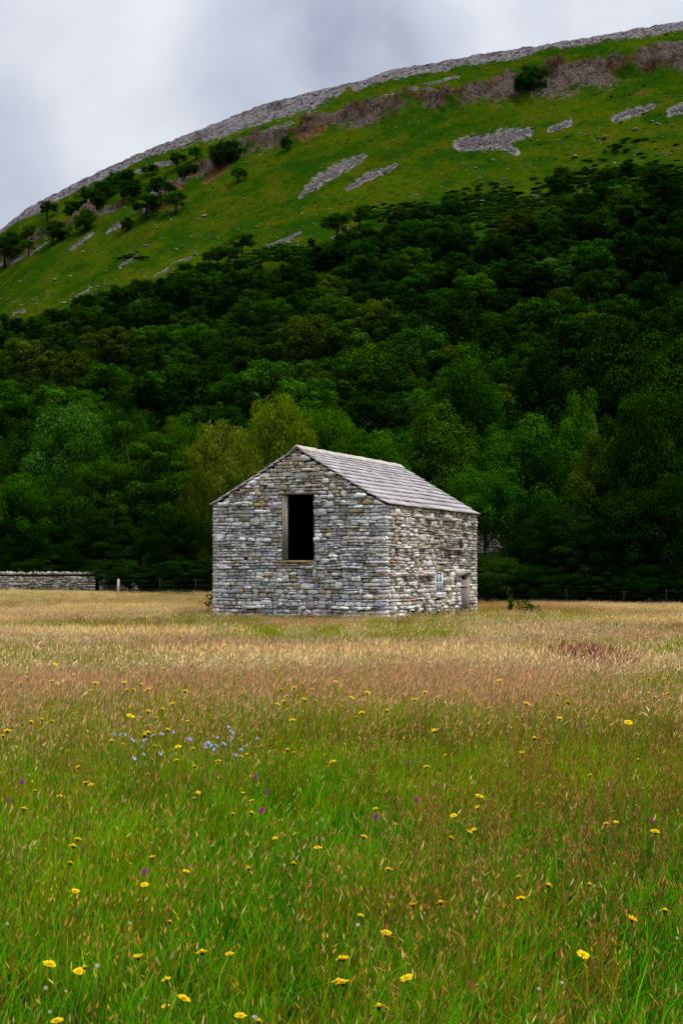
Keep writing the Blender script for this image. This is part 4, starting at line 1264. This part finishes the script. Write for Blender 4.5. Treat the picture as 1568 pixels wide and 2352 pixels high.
tag(o, 'loose grey limestone scree on the hillside and its rim', 'scree')


# ------------------------------------------------------------------ meadow grass
def blades(n, hmin, hmax, wid, rad, rng, c0, c1, lean=.35, seg=3, wind=(.10, .02)):
    """ribbons: n blades; returns V,Q,C"""
    a = rng.uniform(0, 6.28, n); r = rad * np.sqrt(rng.random(n)); bx, by = r * np.cos(a), r * np.sin(a)
    h = rng.uniform(hmin, hmax, n); d = rng.uniform(0, 6.28, n); l = np.abs(rng.normal(0, lean, n)) * h
    fx, fy = rng.normal(0, 1, n), rng.normal(0, 1, n); k = np.hypot(fx, fy); fx /= k; fy /= k
    V = []; C = []
    c0 = np.array(c0); c1 = np.array(c1)
    jitter = rng.uniform(.7, 1.3, (n, 1)) * (1 + rng.normal(0, .08, (n, 3)))
    for i in range(seg + 1):
        t = i / seg
        x = bx + np.cos(d) * l * t ** 2 + wind[0] * h * t ** 2; y = by + np.sin(d) * l * t ** 2 + wind[1] * h * t ** 2; z = h * (t - .18 * t ** 3 * (l / h))
        w = wid * (1 - t ** 2.5 * .92) * .5
        V += [np.stack([x - fx * w, y - fy * w, z], -1), np.stack([x + fx * w, y + fy * w, z], -1)]
        c = (c0 + (c1 - c0) * t) * jitter
        C += [c, c]
    V = np.stack(V, 1).reshape(-1, 3); C = np.stack(C, 1).reshape(-1, 3)
    m = 2 * (seg + 1)
    q = np.array([(2 * i, 2 * i + 1, 2 * i + 3, 2 * i + 2) for i in range(seg)])
    Q = (q[None] + (np.arange(n) * m)[:, None, None]).reshape(-1, 4)
    tip = np.stack([bx + np.cos(d) * l + wind[0] * h, by + np.sin(d) * l + wind[1] * h, h * (1 - .18 * l / h)], -1)
    dr = np.stack([np.cos(d) * l * 2 + wind[0] * h * 2, np.sin(d) * l * 2 + wind[1] * h * 2, h * .7], -1); dr /= np.linalg.norm(dr, axis=1)[:, None]
    return V, Q, np.clip(C, .001, .95), tip, dr


def heads(tip, dr, ln, wd, rng, c, n_cross=2):
    """spindle seed heads: crossed diamond ribbons along the stalk end"""
    n = len(tip); V = []; Q = []; C = []
    L_ = ln * rng.uniform(.6, 1.3, (n, 1)); Wd = wd * rng.uniform(.6, 1.3, (n, 1)); cc = np.array(c) * rng.uniform(.65, 1.3, (n, 1)) * (1 + rng.normal(0, .06, (n, 3)))
    b = 0; bend = rng.normal(0, .18, (n, 3)) * L_
    for k in range(n_cross):
        s = np.cross(dr, rng.normal(size=(n, 3))); s /= np.linalg.norm(s, axis=1)[:, None]
        P = [tip, tip + dr * L_ * .35 + s * Wd * .5, tip + dr * L_ * .35 - s * Wd * .5, tip + dr * L_ * .75 + s * Wd * .32 + bend * .5, tip + dr * L_ * .75 - s * Wd * .32 + bend * .5, tip + dr * L_ + bend]
        V.append(np.stack(P, 1).reshape(-1, 3)); C.append(np.repeat(cc, 6, 0))
        q = np.array([(1, 2, 4, 3)]); t = np.array([(0, 2, 1), (3, 4, 5)])
        Q.append(((q[None] + (np.arange(n) * 6 + b)[:, None, None]).reshape(-1, 4), (t[None] + (np.arange(n) * 6 + b)[:, None, None]).reshape(-1, 3)))
        b += n * 6
    return np.concatenate(V), np.concatenate([q[0] for q in Q]), np.concatenate([q[1] for q in Q]), np.clip(np.concatenate(C), .001, .95)


def grass_mat(name, trans, lo=.65, hi=1.35, patch=None):
    m = NT(name); p = m.pos(); c = m.attr('Col', 'Color')
    rnd = m.n('ShaderNodeObjectInfo').outputs['Random']
    c = m.mix(1.0, c, m.grey(m.mapr(rnd, 0, 1, lo, hi, False)), 'MULTIPLY')
    if patch:
        pn = m.noise(.42, 3, .55, p); c = m.mix(m.math('MULTIPLY', m.mapr(pn, .45, .65), patch[1]), c, patch[0], 'MULTIPLY')
    return m.leafy(c, trans, spec=.06, rough=.7)


GR = grass_mat('green_blades', .35, patch=((1.25, 1.08, .7), .6))
BRW = grass_mat('brown_stalks', .3)
STR = grass_mat('straw_seed_heads', .3, .7, 1.3, patch=((.92, .80, .86), .8))
gr = np.random.default_rng(2)


def proto(parts, name, mat):
    mb = MB()
    for p in parts: mb.add(p[0], p[1], p[2] if len(p) == 4 else (), p[-1])
    me = mb.mesh(name, mat); return me


def stalk_tuft(n, h0, h1, rad, head, wd, cs, ch, name, mat, sw=.0018, lean=.22, wind=(.07, .02), nc=2):
    V, Q, C, tip, dr = blades(n, h0, h1, sw, rad, gr, cs[0], cs[1], lean, 3, wind)
    hv = heads(tip - dr * head * .3, dr, head, wd, gr, ch, nc)
    return proto([(V, Q, C), (hv[0], hv[1], hv[2], hv[3])], name, mat)


def panicle_tuft(n, h0, h1, rad, name, mat, cs, ch):
    """hazy brown bent grass and sorrel: each stalk carries many hair-thin side sprigs"""
    V, Q, C, tip, dr = blades(n, h0, h1, .0016, rad, gr, cs[0], cs[1], .16, 3, (.05, .01))
    parts = [(V, Q, C)]
    for k in range(9):
        base = tip - dr * gr.uniform(.0, .20, (n, 1)); d2 = dr * .9 + gr.normal(0, .30, (n, 3)); d2 /= np.linalg.norm(d2, axis=1)[:, None]
        hv = heads(base, d2, .032, .0042, gr, ch, 1); parts.append((hv[0], hv[1], hv[2], hv[3]))
    return proto(parts, name, mat)


def g_tuft(n, h0, h1, w, rad, c0, c1, name, lean=.45):
    V, Q, C, t, d = blades(n, h0, h1, w, rad, gr, c0, c1, lean)
    return proto([(V, Q, C)], name, GR)


green_near = [g_tuft(34, .05, .27, .0056, .12, (.006, .052, .0003), (.110, .450, .002), 'green_tuft_a', .45), g_tuft(32, .06, .32, .0048, .12, (.008, .058, .0003), (.215, .540, .002), 'green_tuft_b', .40),
              g_tuft(30, .05, .21, .0100, .11, (.004, .044, .001), (.052, .310, .004), 'broad_leaf_tuft', .6), g_tuft(32, .06, .32, .0046, .12, (.012, .056, .0003), (.320, .540, .002), 'green_tuft_c', .40),
              g_tuft(22, .06, .28, .0044, .12, (.03, .03, .001), (.40, .30, .008), 'dry_tuft', .42)]
green_far = [g_tuft(44, .18, .46, .009, .26, (.03, .07, .002), (.22, .31, .008), 'far_green_tuft_a', .3), g_tuft(44, .18, .48, .009, .26, (.04, .07, .003), (.33, .35, .018), 'far_green_tuft_b', .3)]
st_c = ((.06, .10, .010), (.34, .31, .08))
straw_near = [stalk_tuft(6, .34, .58, .14, .055, .0055, st_c, (.62, .47, .13), 'straw_tuft_a', STR), stalk_tuft(6, .32, .54, .14, .042, .0065, st_c, (.68, .55, .26), 'straw_tuft_b', STR),
              stalk_tuft(6, .30, .56, .14, .045, .007, st_c, (.50, .36, .06), 'straw_tuft_c', STR), stalk_tuft(6, .26, .46, .14, .035, .0065, st_c, (.40, .24, .04), 'straw_tuft_d', STR)]
straw_mid = [stalk_tuft(16, .32, .58, .22, .060, .0075, st_c, (.80, .60, .28), 'mid_straw_tuft_a', STR, .003), stalk_tuft(16, .34, .60, .22, .065, .0075, st_c, (.86, .66, .40), 'mid_straw_tuft_b', STR, .003),
             stalk_tuft(16, .30, .54, .22, .055, .007, st_c, (.76, .48, .26), 'mid_straw_tuft_c', STR, .003)]
straw_far = [stalk_tuft(26, .32, .58, .30, .080, .012, st_c, (.80, .59, .26), 'far_straw_tuft_a', STR, .004), stalk_tuft(26, .34, .62, .30, .085, .012, st_c, (.85, .65, .38), 'far_straw_tuft_b', STR, .004),
             stalk_tuft(24, .30, .54, .30, .075, .011, st_c, (.74, .46, .25), 'far_straw_tuft_c', STR, .004)]
tawny = [stalk_tuft(26, .32, .56, .30, .080, .012, st_c, (.60, .36, .13), 'tawny_tuft_a', STR, .004), stalk_tuft(26, .32, .58, .30, .080, .012, st_c, (.52, .28, .10), 'tawny_tuft_b', STR, .004)]
speck = [stalk_tuft(12, .20, .50, .16, .030, .0048, ((.02, .07, .002), (.20, .26, .01)), c_, 'speck_tuft_%d' % i_, STR, .0014, .25) for i_, c_ in enumerate(((.56, .32, .05), (.46, .20, .035), (.66, .48, .22), (.36, .38, .03), (.50, .27, .08)))]
br_c = ((.05, .10, .004), (.22, .17, .02))
brown = [panicle_tuft(7, .30, .58, .15, 'brown_haze_tuft_a', BRW, br_c, (.27, .13, .03)), panicle_tuft(7, .28, .54, .15, 'brown_haze_tuft_b', BRW, br_c, (.36, .20, .045)), panicle_tuft(6, .30, .60, .15, 'brown_haze_tuft_c', BRW, br_c, (.23, .085, .03))]
red_far = [stalk_tuft(30, .28, .50, .28, .08, .010, ((.04, .03, .01), (.16, .05, .03)), (.40, .17, .11), 'red_tuft', BRW, .004)]


def field_points(n, y0, y1, rng, marg=1.5):
    """evenly by area over the part of the field in view, and a little beyond its sides"""
    dens = n / (.275 * (y1 ** 2 - y0 ** 2) + 2 * marg * (y1 - y0)); wide = marg + 2.5     # keep the density, reach farther sideways
    n = int(dens * 2 * (.275 * y1 + wide) * (y1 - y0))
    y = rng.uniform(y0, y1, n); x = rng.uniform(-1, 1, n) * (.275 * y1 + wide)
    k = (np.abs(x) < .275 * y + wide) & (rng.random(n) < (.275 * y + marg) / np.maximum(.275 * y * (1 + marg * 0) + marg, .1))
    return x[k], y[k]


def off_barn(x, y, pad=.05):
    lx = (x - 1.76) * math.cos(TH) - (y - 56.39) * math.sin(TH); ly = (x - 1.76) * math.sin(TH) + (y - 56.39) * math.cos(TH)
    return ~((lx > -BW - pad) & (lx < pad) & (ly > -pad) & (ly < BL + pad))


def in_field(x, y): return off_barn(x, y) & (y + .65 * x < 102.5) & ~((x < -19.5) & (y > 118.4))


def lay(name, x, y, smin, smax, protos, weights, rng, label, cat='grass', hs=None, tilt=.10):
    k = in_field(x, y); x, y = x[k], y[k]; n = len(x)
    s = rng.uniform(smin, smax, n); hz = s if hs is None else s * hs[k]
    idx = rng.choice(len(protos), n, p=np.array(weights) / np.sum(weights)) if not callable(weights) else weights(x, y)
    o = scatter(name, np.c_[x, y, ground_z(x, y) - .01], np.c_[rng.normal(0, tilt, (n, 2)), rng.uniform(-.9, .9, n) + np.pi * 0], np.c_[s, s, hz], idx, protos)
    tag(o, label, cat); return n


def cluster(x, y, f, seed): return fbm(x * f + 3.1, y * f * .7, seed=seed, octv=3)


mr = np.random.default_rng(1234)
cnt = []
# green sward
x, y = field_points(13500, 2.0, 16, mr); keep = mr.random(len(x)) < np.clip(1.25 - y / 18, .35, 1)
x, y = x[keep], y[keep]
def gidx(x, y):
    c = cluster(x, y, .55, 61); r = mr.random(len(x)); d = c + (r - .5) * .5
    return np.select([d < .42, d < .52, d < .60], [2, 0, 1], np.where(r < .68, 3, 4)).astype(int)
cnt.append(lay('green_grass', x, y, .75, 1.2, green_near, gidx, mr, 'lush green meadow grass in the near part of the field'))
x, y = field_points(26000, 12, 62, mr); c = cluster(x, y, .16, 62)
keep = (mr.random(len(x)) < np.clip((c - .34) * 5.0, .25, 1)) ; x, y = x[keep], y[keep]
cnt.append(lay('yellow_green_grass', x, y, .8, 1.15, green_far, (1, 1), mr, 'yellow-green grass under the pale seed heads of the middle field'))
# straw seed heads: few near, dense from about ten metres on
x, y = field_points(2000, 2.2, 13, mr); keep = mr.random(len(x)) < (.6 + .4 * sstep(4, 11, y)) * np.clip((cluster(x, y, .6, 63) - .34) * 4, .1, 1); x, y = x[keep], y[keep]
cnt.append(lay('near_seed_heads', x, y, .75, 1.08, straw_near, (3, 1.5, 5, 5), mr, 'scattered straw coloured grass heads in the near meadow'))
def sidx(x, y):
    c = cluster(x * .6, y * 1.6, .16, 64) + (mr.random(len(x)) - .5) * .28
    return np.select([c < .46, c < .56], [0, 1], 2).astype(int)
x, y = field_points(10500, 8.0, 21, mr); c = cluster(x, y, .17, 62)
dens_ = np.clip(1.5 - (c - .40) * 5.5, .2, 1) * sstep(9.8, 14.0, y + (cluster(x, y, .35, 66) - .5) * 6)
keep = mr.random(len(x)) < dens_; x, y = x[keep], y[keep]
cnt.append(lay('buff_seed_heads', x, y, .8, 1.1, straw_mid, sidx, mr, 'buff seed heads where the near meadow turns pale'))
x, y = field_points(30000, 17, 62, mr); c = cluster(x, y, .17, 62)
dens_ = np.clip(1.30 - (c - .40) * 6.5, .08, 1) * sstep(17, 22, y)
keep = mr.random(len(x)) < dens_ * .72; x, y = x[keep], y[keep]
def sidx(x, y):
    c = cluster(x * .6, y * 1.6, .16, 64) + (mr.random(len(x)) - .5) * .28
    return np.select([c < .46, c < .56], [0, 1], 2).astype(int)
cnt.append(lay('pale_seed_heads', x, y, .8, 1.1, straw_far, sidx, mr, 'pale straw and pinkish seed heads covering the middle of the field'))
x, y = field_points(26000, 60, 128, mr, 3); keep = (mr.random(len(x)) < .85) & ~((x < -11) & (y > 100 + mr.random(len(x)) * 8)); x, y = x[keep], y[keep]
def fidx(x, y):
    c = cluster(x * .7, y * .7, .14, 65) + (mr.random(len(x)) - .5) * .3
    return np.select([c < .36, c < .44, c < .50, c < .56, c < .64], [0, 1, 2, 3, 4], 5).astype(int)
cnt.append(lay('far_seed_heads', x, y, .9, 1.3, straw_far + tawny + green_far[:1], fidx, mr, 'tawny seed heads at the far side of the field', hs=.72 - .22 * sstep(70, 85, y)))
x, y = field_points(3400, 2.2, 14, mr); keep = mr.random(len(x)) < np.clip((cluster(x, y, .5, 69) - .30) * 4, .25, 1); x, y = x[keep], y[keep]
cnt.append(lay('fine_grass_heads', x, y, .75, 1.1, speck, (3, 2.5, 2, 4, 2), mr, 'fine tan and green grass heads speckling the near meadow'))
# brown haze of bent grass and sorrel
x, y = field_points(7500, 2.2, 15, mr); c = cluster(x, y, .42, 67) * .75 + .25 * sstep(-.2, .25, x / y)
keep = mr.random(len(x)) < np.clip((c - .48) * 6.0, .03, 1) * .58 * (1 - sstep(9.5, 12.5, y)); x, y = x[keep], y[keep]
cnt.append(lay('brown_bent_grass', x, y, .75, 1.1, brown, (3, 3, 2), mr, 'reddish brown haze of bent grass over the near meadow'))
x, y = field_points(7000, 12, 62, mr); c = cluster(x, y, .14, 68)
keep = mr.random(len(x)) < np.clip((c - .52) * 5, 0, 1) * .9
a, e = (1335 - 784) / F, 0
keep = keep * (mr.random(len(x)) < .35) > 0
keep |= (((x - a * 21) / .35) ** 2 + ((y - 21) / 1.3) ** 2 < mr.random(len(x))) | (((x - .235 * 44) / 2.2) ** 2 + ((y - 42) / 5) ** 2 < mr.random(len(x)) * .5)
x, y = x[keep], y[keep]
cnt.append(lay('red_sorrel_grass', x, y, .9, 1.2, red_far, (1,), mr, 'dull red patches of sorrel among the pale grass'))
rx_ = mr.normal(a * 21, .19, 110); ry_ = mr.normal(21, .8, 110)
lay('red_sorrel_patch', rx_, ry_, 1.1, 1.3, red_far, (1,), mr, 'distinct dull red patch of sorrel on the right of the field')


# ------------------------------------------------------------------ flowers
def petal_disc(R, n, rings, c, cc, rng, cup=.12, thick=.25):
    mb = MB()
    for k in range(rings):
        rr_ = R * (1 - .28 * k); off = rng.uniform(0, 6.28)
        for i in range(n):
            t = off + 2 * math.pi * i / n + rng.normal(0, .05); w = 2 * math.pi / n * .62; l = rr_ * rng.uniform(.88, 1.08)
            z0 = k * R * .10; z1 = z0 + R * cup * rng.uniform(.4, 1.6)
            P = [(R * .12 * math.cos(t - w), R * .12 * math.sin(t - w), z0), (R * .12 * math.cos(t + w), R * .12 * math.sin(t + w), z0),
                 (l * math.cos(t + w * .55), l * math.sin(t + w * .55), z1), (l * math.cos(t - w * .55), l * math.sin(t - w * .55), z1)]
            mb.add(P, [(0, 1, 2, 3)], c=np.array(c) * rng.uniform(.82, 1.1))
    D = []; n2 = 8
    for i in range(4):
        ph = math.pi / 2 * i / 3
        for j in range(n2): D.append((R * .34 * math.cos(ph) * math.cos(j * math.pi / 4), R * .34 * math.cos(ph) * math.sin(j * math.pi / 4), R * (.1 * rings + thick * math.sin(ph))))
    mb.add(D, [(i * n2 + j, i * n2 + (j + 1) % n2, (i + 1) * n2 + (j + 1) % n2, (i + 1) * n2 + j) for i in range(3) for j in range(n2)], c=cc)
    # green cup below
    D = []
    for i in range(3):
        for j in range(n2):
            q = (.30, .34, .12)[i] * R; D.append((q * math.cos(j * math.pi / 4), q * math.sin(j * math.pi / 4), -(0.0, .22, .48)[i] * R))
    mb.add(D, [(i * n2 + j, (i + 1) * n2 + j, (i + 1) * n2 + (j + 1) % n2, i * n2 + (j + 1) % n2) for i in range(2) for j in range(n2)], c=(.02, .05, .01))
    return mb


def ball_head(R, c, rng, n=60):
    """clover: a globe of narrow upright florets"""
    mb = MB()
    for i in range(n):
        ph = math.acos(1 - 1.7 * (i + .5) / n); t = i * 2.39996
        d = np.array((math.sin(ph) * math.cos(t), math.sin(ph) * math.sin(t), math.cos(ph))); s = np.cross(d, (0, 0, 1.01)); s /= np.linalg.norm(s) + 1e-6
        p = d * R * .35; q = d * R * rng.uniform(.85, 1.1) + np.array((0, 0, R * .1))
        mb.add([p - s * R * .06, p + s * R * .06, q + s * R * .16, q - s * R * .16], [(0, 1, 2, 3)], c=np.array(c) * rng.uniform(.6, 1.15))
    return mb


def bells(R, c, rng):
    """harebell: a few nodding bells of five lobes"""
    mb = MB()
    for b in range(3):
        ox, oy, oz = rng.normal(0, R * .9, 3) if b else (0, 0, 0)
        n = 10; ring = []
        for i, (q, z) in enumerate(((.25, .0), (.62, -.35), (.72, -.8), (1.05, -1.25))):
            for j in range(n):
                f = 1.0 if i < 3 else (1.12 if j % 2 else .72)
                t = 2 * math.pi * j / n; ring.append((ox + R * q * f * math.cos(t), oy + R * q * f * math.sin(t), oz + R * (z + .6)))
        mb.add(ring, [(i * n + j, i * n + (j + 1) % n, (i + 1) * n + (j + 1) % n, (i + 1) * n + j) for i in range(3) for j in range(n)], c=np.array(c) * rng.uniform(.8, 1.1))
    return mb


flm = NT('flower_petals'); fl_m = flm.leafy(flm.attr('Col', 'Color'), .25, spec=.1)
stm = NT('flower_stem'); stem_m = stm.leafy(stm.mix(stm.n('ShaderNodeObjectInfo').outputs['Random'], (.06, .15, .01), (.12, .18, .02)), .2)
fg = np.random.default_rng(8)
HEADS = {'yellow': [petal_disc(.0185, 15, 3, (.86, .62, .010), (.78, .50, .010), fg).mesh('hawkbit_head_%d' % i, fl_m) for i in range(3)] + [petal_disc(.0165, 13, 2, (.84, .52, .010), (.70, .36, .008), fg, .4).mesh('hawkbit_head_3', fl_m)],
         'purple': [ball_head(.0125, (.42, .065, .32), fg).mesh('clover_head_purple', fl_m)], 'white': [ball_head(.008, (.72, .70, .62), fg).mesh('clover_head_white', fl_m)],
         'blue': [bells(.013, (.44, .46, .82), fg).mesh('harebell_head', fl_m)]}
def stem_mesh(nm, bend):
    mb = MB(); t = np.linspace(0, 1, 6); mb.tube(np.stack([bend * (t ** 2 - 1), .0 * t, t - 1], -1), [.0019] * 6, 5); return mb.mesh(nm, stem_m, True)
STEMS = [stem_mesh('flower_stem_%d' % i, b) for i, b in enumerate((.12, -.10, .2))]


def flower_spot(u, v, hf):
    a, e = ray(u, v); y = 8.0
    for _ in range(40): y = max(2.6, y + .6 * ((float(ground_z(a * y, y)) + hf - EYE) / e - y))
    return a * y, y, float(ground_z(a * y, y))


def place_flower(kind, u, v, hf, name, label, cat, group, scale=1.0):
    x, y, z = flower_spot(u, v, hf)
    if not bool(in_field(np.array(x), np.array(y))): return
    root = empty(name, (x, y, z)); tag(root, label, cat, group)
    hd = bpy.data.objects.new('flower_head', HEADS[kind][fg.integers(len(HEADS[kind]))]); col.objects.link(hd); hd.parent = root
    hd.location = (0, 0, hf); s = scale * fg.uniform(.72, 1.22); hd.scale = (s, s, s); hd.rotation_euler = (fg.normal(.08, .20), fg.normal(0, .20), fg.uniform(0, 6.28))
    st = bpy.data.objects.new('stem', STEMS[fg.integers(3)]); col.objects.link(st); st.parent = root
    st.location = (0, 0, hf - .006); st.scale = (hf, 1, hf + .03); st.rotation_euler = (0, 0, fg.uniform(0, 6.28))
    return hd


YL = [(315,515),(395,712),(420,720),(162,748),(112,830),(275,772),(360,970),(338,1002),(325,1080),(345,1210),(702,1055),(665,1180),(780,1350),(635,1515),(388,1560),(365,1577),(765,1615),(845,1703),(762,1738),(265,1805),(928,1490),(1055,1498),(1265,970),(1460,1010),(1348,1083),(1142,1105),(855,1118),(1105,1782),(1188,1808),(1552,1625),(910,760),(893,782),(1115,760),(1157,793),(1070,855),(1155,850),(810,607),(895,635),(1003,610),(1350,573),(1320,560),(1110,517),(1135,582),(1528,613),(1105,592),(712,540),(820,545),(888,552),(665,493),(680,482),(567,535),(513,517),(35,473),(15,497),(143,432),(193,420),(237,430),(360,640),(600,405),(683,385),(720,415),(770,468),(862,430),(747,373),(790,348),(237,243),(95,255),(55,248),(340,212),(125,208),(255,168),(440,252),(582,285),(615,282),(680,282),(415,290),(650,258),(808,293),(853,290),(573,250),(748,185),(918,155),(1095,232),(1293,285),(1350,275),(1397,330),(1305,338),(1343,423),(1275,350),(1160,373),(1435,285),(1385,258),(1540,247),(1268,115),(1420,172),(1262,190),(228,1545),(1560,1520)]
YR = [(477,587),(390,637),(632,773),(623,827),(155,830),(515,862),(502,965),(585,940),(608,930),(812,1143),(950,1182),(1137,1178),(823,1242),(328,1273),(88,1325),(205,1400),(455,1263),(1333,1342),(1483,1297),(1438,935),(1260,895),(1215,898),(1107,1502),(300,1608),(172,1740),(10,1522),(5,1630),(1140,675),(830,570),(945,533),(1360,605),(885,507),(1000,413),(1410,300),(1497,303),(1505,325),(1435,318),(1388,340),(1040,343),(993,305),(850,348),(383,296),(340,327),(325,330),(210,380),(93,390),(68,410),(118,297),(48,320),(105,960),(1480,235),(1410,235),(1315,435),(430,475),(785,125),(892,85),(397,160),(215,1108),(725,240)]
PL = [(1223,758),(1173,685),(1203,840),(665,1120),(607,450),(566,443),(103,707),(37,790)]; PR = [(303,627),(200,788),(158,870),(347,790),(885,430),(1102,452),(1428,886),(460,470),(1130,497)]
BLU = [(522,487),(550,490),(580,489),(612,515),(660,515),(697,495),(655,545),(663,578),(622,598),(740,577),(748,485),(800,478),(860,507),(872,508),(945,530),(965,527),(968,540),(985,557),(995,537),(938,547),(1003,503),(1030,530),(1053,453),(1058,472),(1070,478),(1067,505),(1105,558),(1130,540),(1175,508),(1085,580)]
WL = [(1003,688),(598,1357),(450,1553),(210,1657),(303,1670),(1170,1790),(1455,897),(1305,1090),(230,1765),(35,1360)]; WR = [(338,730),(620,1304),(380,1313),(232,1237),(75,1365),(137,1477),(1012,1630),(905,1658),(1385,735),(1160,1187),(1540,1425)]
conv = lambda L, o: [(q[0] * .5 + o, 1442.6 + q[1] * .5) for q in L]
def where(u, v):
    h = 'left' if u < 522 else 'middle' if u < 1045 else 'right'
    d = 'along the bottom of the picture' if v > 2200 else 'in the near green grass' if v > 1950 else 'in the brownish grass of the near meadow' if v > 1690 else 'at the near edge of the pale grass' if v > 1580 else 'far off among the pale grass'
    return h, d
for u, v in conv(YL, 0) + conv(YR, 784):
    h, d = where(u, v)
    hf = fg.uniform(.40, .50) if v > 1700 else .57
    place_flower('yellow', u, v, hf, 'yellow_flower', 'yellow daisy-like flower %s, in the %s part' % (d, h), 'flower', 'yellow flowers %s, %s part' % (d, h), 1.0 if v > 1700 else 1.4)
for u, v in conv(PL, 0) + conv(PR, 784):
    h, d = where(u, v)
    place_flower('purple', u, v, .44, 'clover_flower', 'pink-purple clover head %s, in the %s part' % (d, h), 'flower', 'purple clover heads %s, %s part' % (d, h), 1.15)
for u, v in conv(BLU, 0):
    h, d = where(u, v)
    place_flower('blue', u, v, .48, 'blue_flower', 'pale blue bell flower %s, in the %s part' % (d, h), 'flower', 'pale blue flowers %s, %s part' % (d, h), .62)
for u, v in conv(WL, 0) + conv(WR, 784):
    h, d = where(u, v)
    place_flower('white', u, v, .40, 'white_clover', 'small white clover head %s, in the %s part' % (d, h), 'flower', 'white clover heads %s, %s part' % (d, h), .8)


# ------------------------------------------------------------------ nettles by the barn
def nettle_mesh(nm, seed, n_st, h):
    r = np.random.default_rng(seed); C = []; R = []; tb = MB()
    for i in range(n_st):
        bx, by = r.normal(0, .16, 2); hh = h * r.uniform(.6, 1.1); le = r.normal(0, .08, 2)
        tb.tube([(bx, by, -.05), (bx + le[0] * .4, by + le[1] * .4, hh * .5), (bx + le[0], by + le[1], hh)], [.006, .005, .003], 5, (.04, .07, .02))
        for k in range(7):
            t = .2 + .8 * k / 6; C.append((bx + le[0] * t, by + le[1] * t, hh * t)); R.append(.085 * (1.25 - .6 * t))
    V, Q, T = leaves(np.array(C), np.array(R), 9, .085, r, .5)
    return mesh_from(nm, V, Q, [LM['mid']], {'tint': T}), tb.mesh(nm + '_stems', stem_m)
NET = [nettle_mesh('nettle_leaves_a', 1, 6, .75), nettle_mesh('nettle_leaves_b', 2, 5, .6)]
def barn_pt(lx, ly): return (1.76 + lx * math.cos(TH) + ly * math.sin(TH), 56.39 - lx * math.sin(TH) + ly * math.cos(TH))
NETS = [(barn_pt(.3, 2.3), 1.05, 'nettle clump against the side wall nearest the front corner'), (barn_pt(.35, 2.9), 1.2, 'tall nettle clump against the middle of the side wall'), (barn_pt(.35, 5.2), .9, 'low nettles under the window'),
        (barn_pt(.3, 6.6), 1.0, 'nettles just right of the window'), (barn_pt(.4, 8.0), 1.05, 'nettle clump left of the door'), (barn_pt(1.5, 12.2), 1.35, 'nettle clump right of the barn in the open field'), (barn_pt(2.0, 12.6), 1.2, 'smaller nettle clump right of the barn'),
        (barn_pt(-BW - .3, 1.2), 1.0, 'dark nettles at the left corner of the barn'), (barn_pt(-BW - .8, 2.0), 1.0, 'second dark nettle clump left of the barn'), (barn_pt(-BW - 1.3, 2.6), .95, 'outermost nettle clump left of the barn'), (barn_pt(2.6, 12.0), .9, 'short weed clump right of the barn nettles')]
for i, ((x, y), s, lab) in enumerate(NETS):
    root = empty('nettle_plant', (x, y, float(ground_z(x, y))), fr_rng.uniform(0, 6)); tag(root, lab, 'nettles', 'nettles growing around the barn'); s *= 1.95 if 'left of the barn' in lab or 'left corner' in lab else 1.15 if 'right of the barn' in lab else .9; root.scale = (s, s, s)
    for nm, me in zip(('leaves', 'stem'), NET[i % 2]):
        o = bpy.data.objects.new(nm, me); col.objects.link(o); o.parent = root
        if nm == 'leaves' and 'dark' in lab: o.material_slots[0].link = 'OBJECT'; o.material_slots[0].material = LM['dark']
print('grass counts', cnt, 'wood', len(cand), 'rest', len(rest), 'boulders', len(spots))
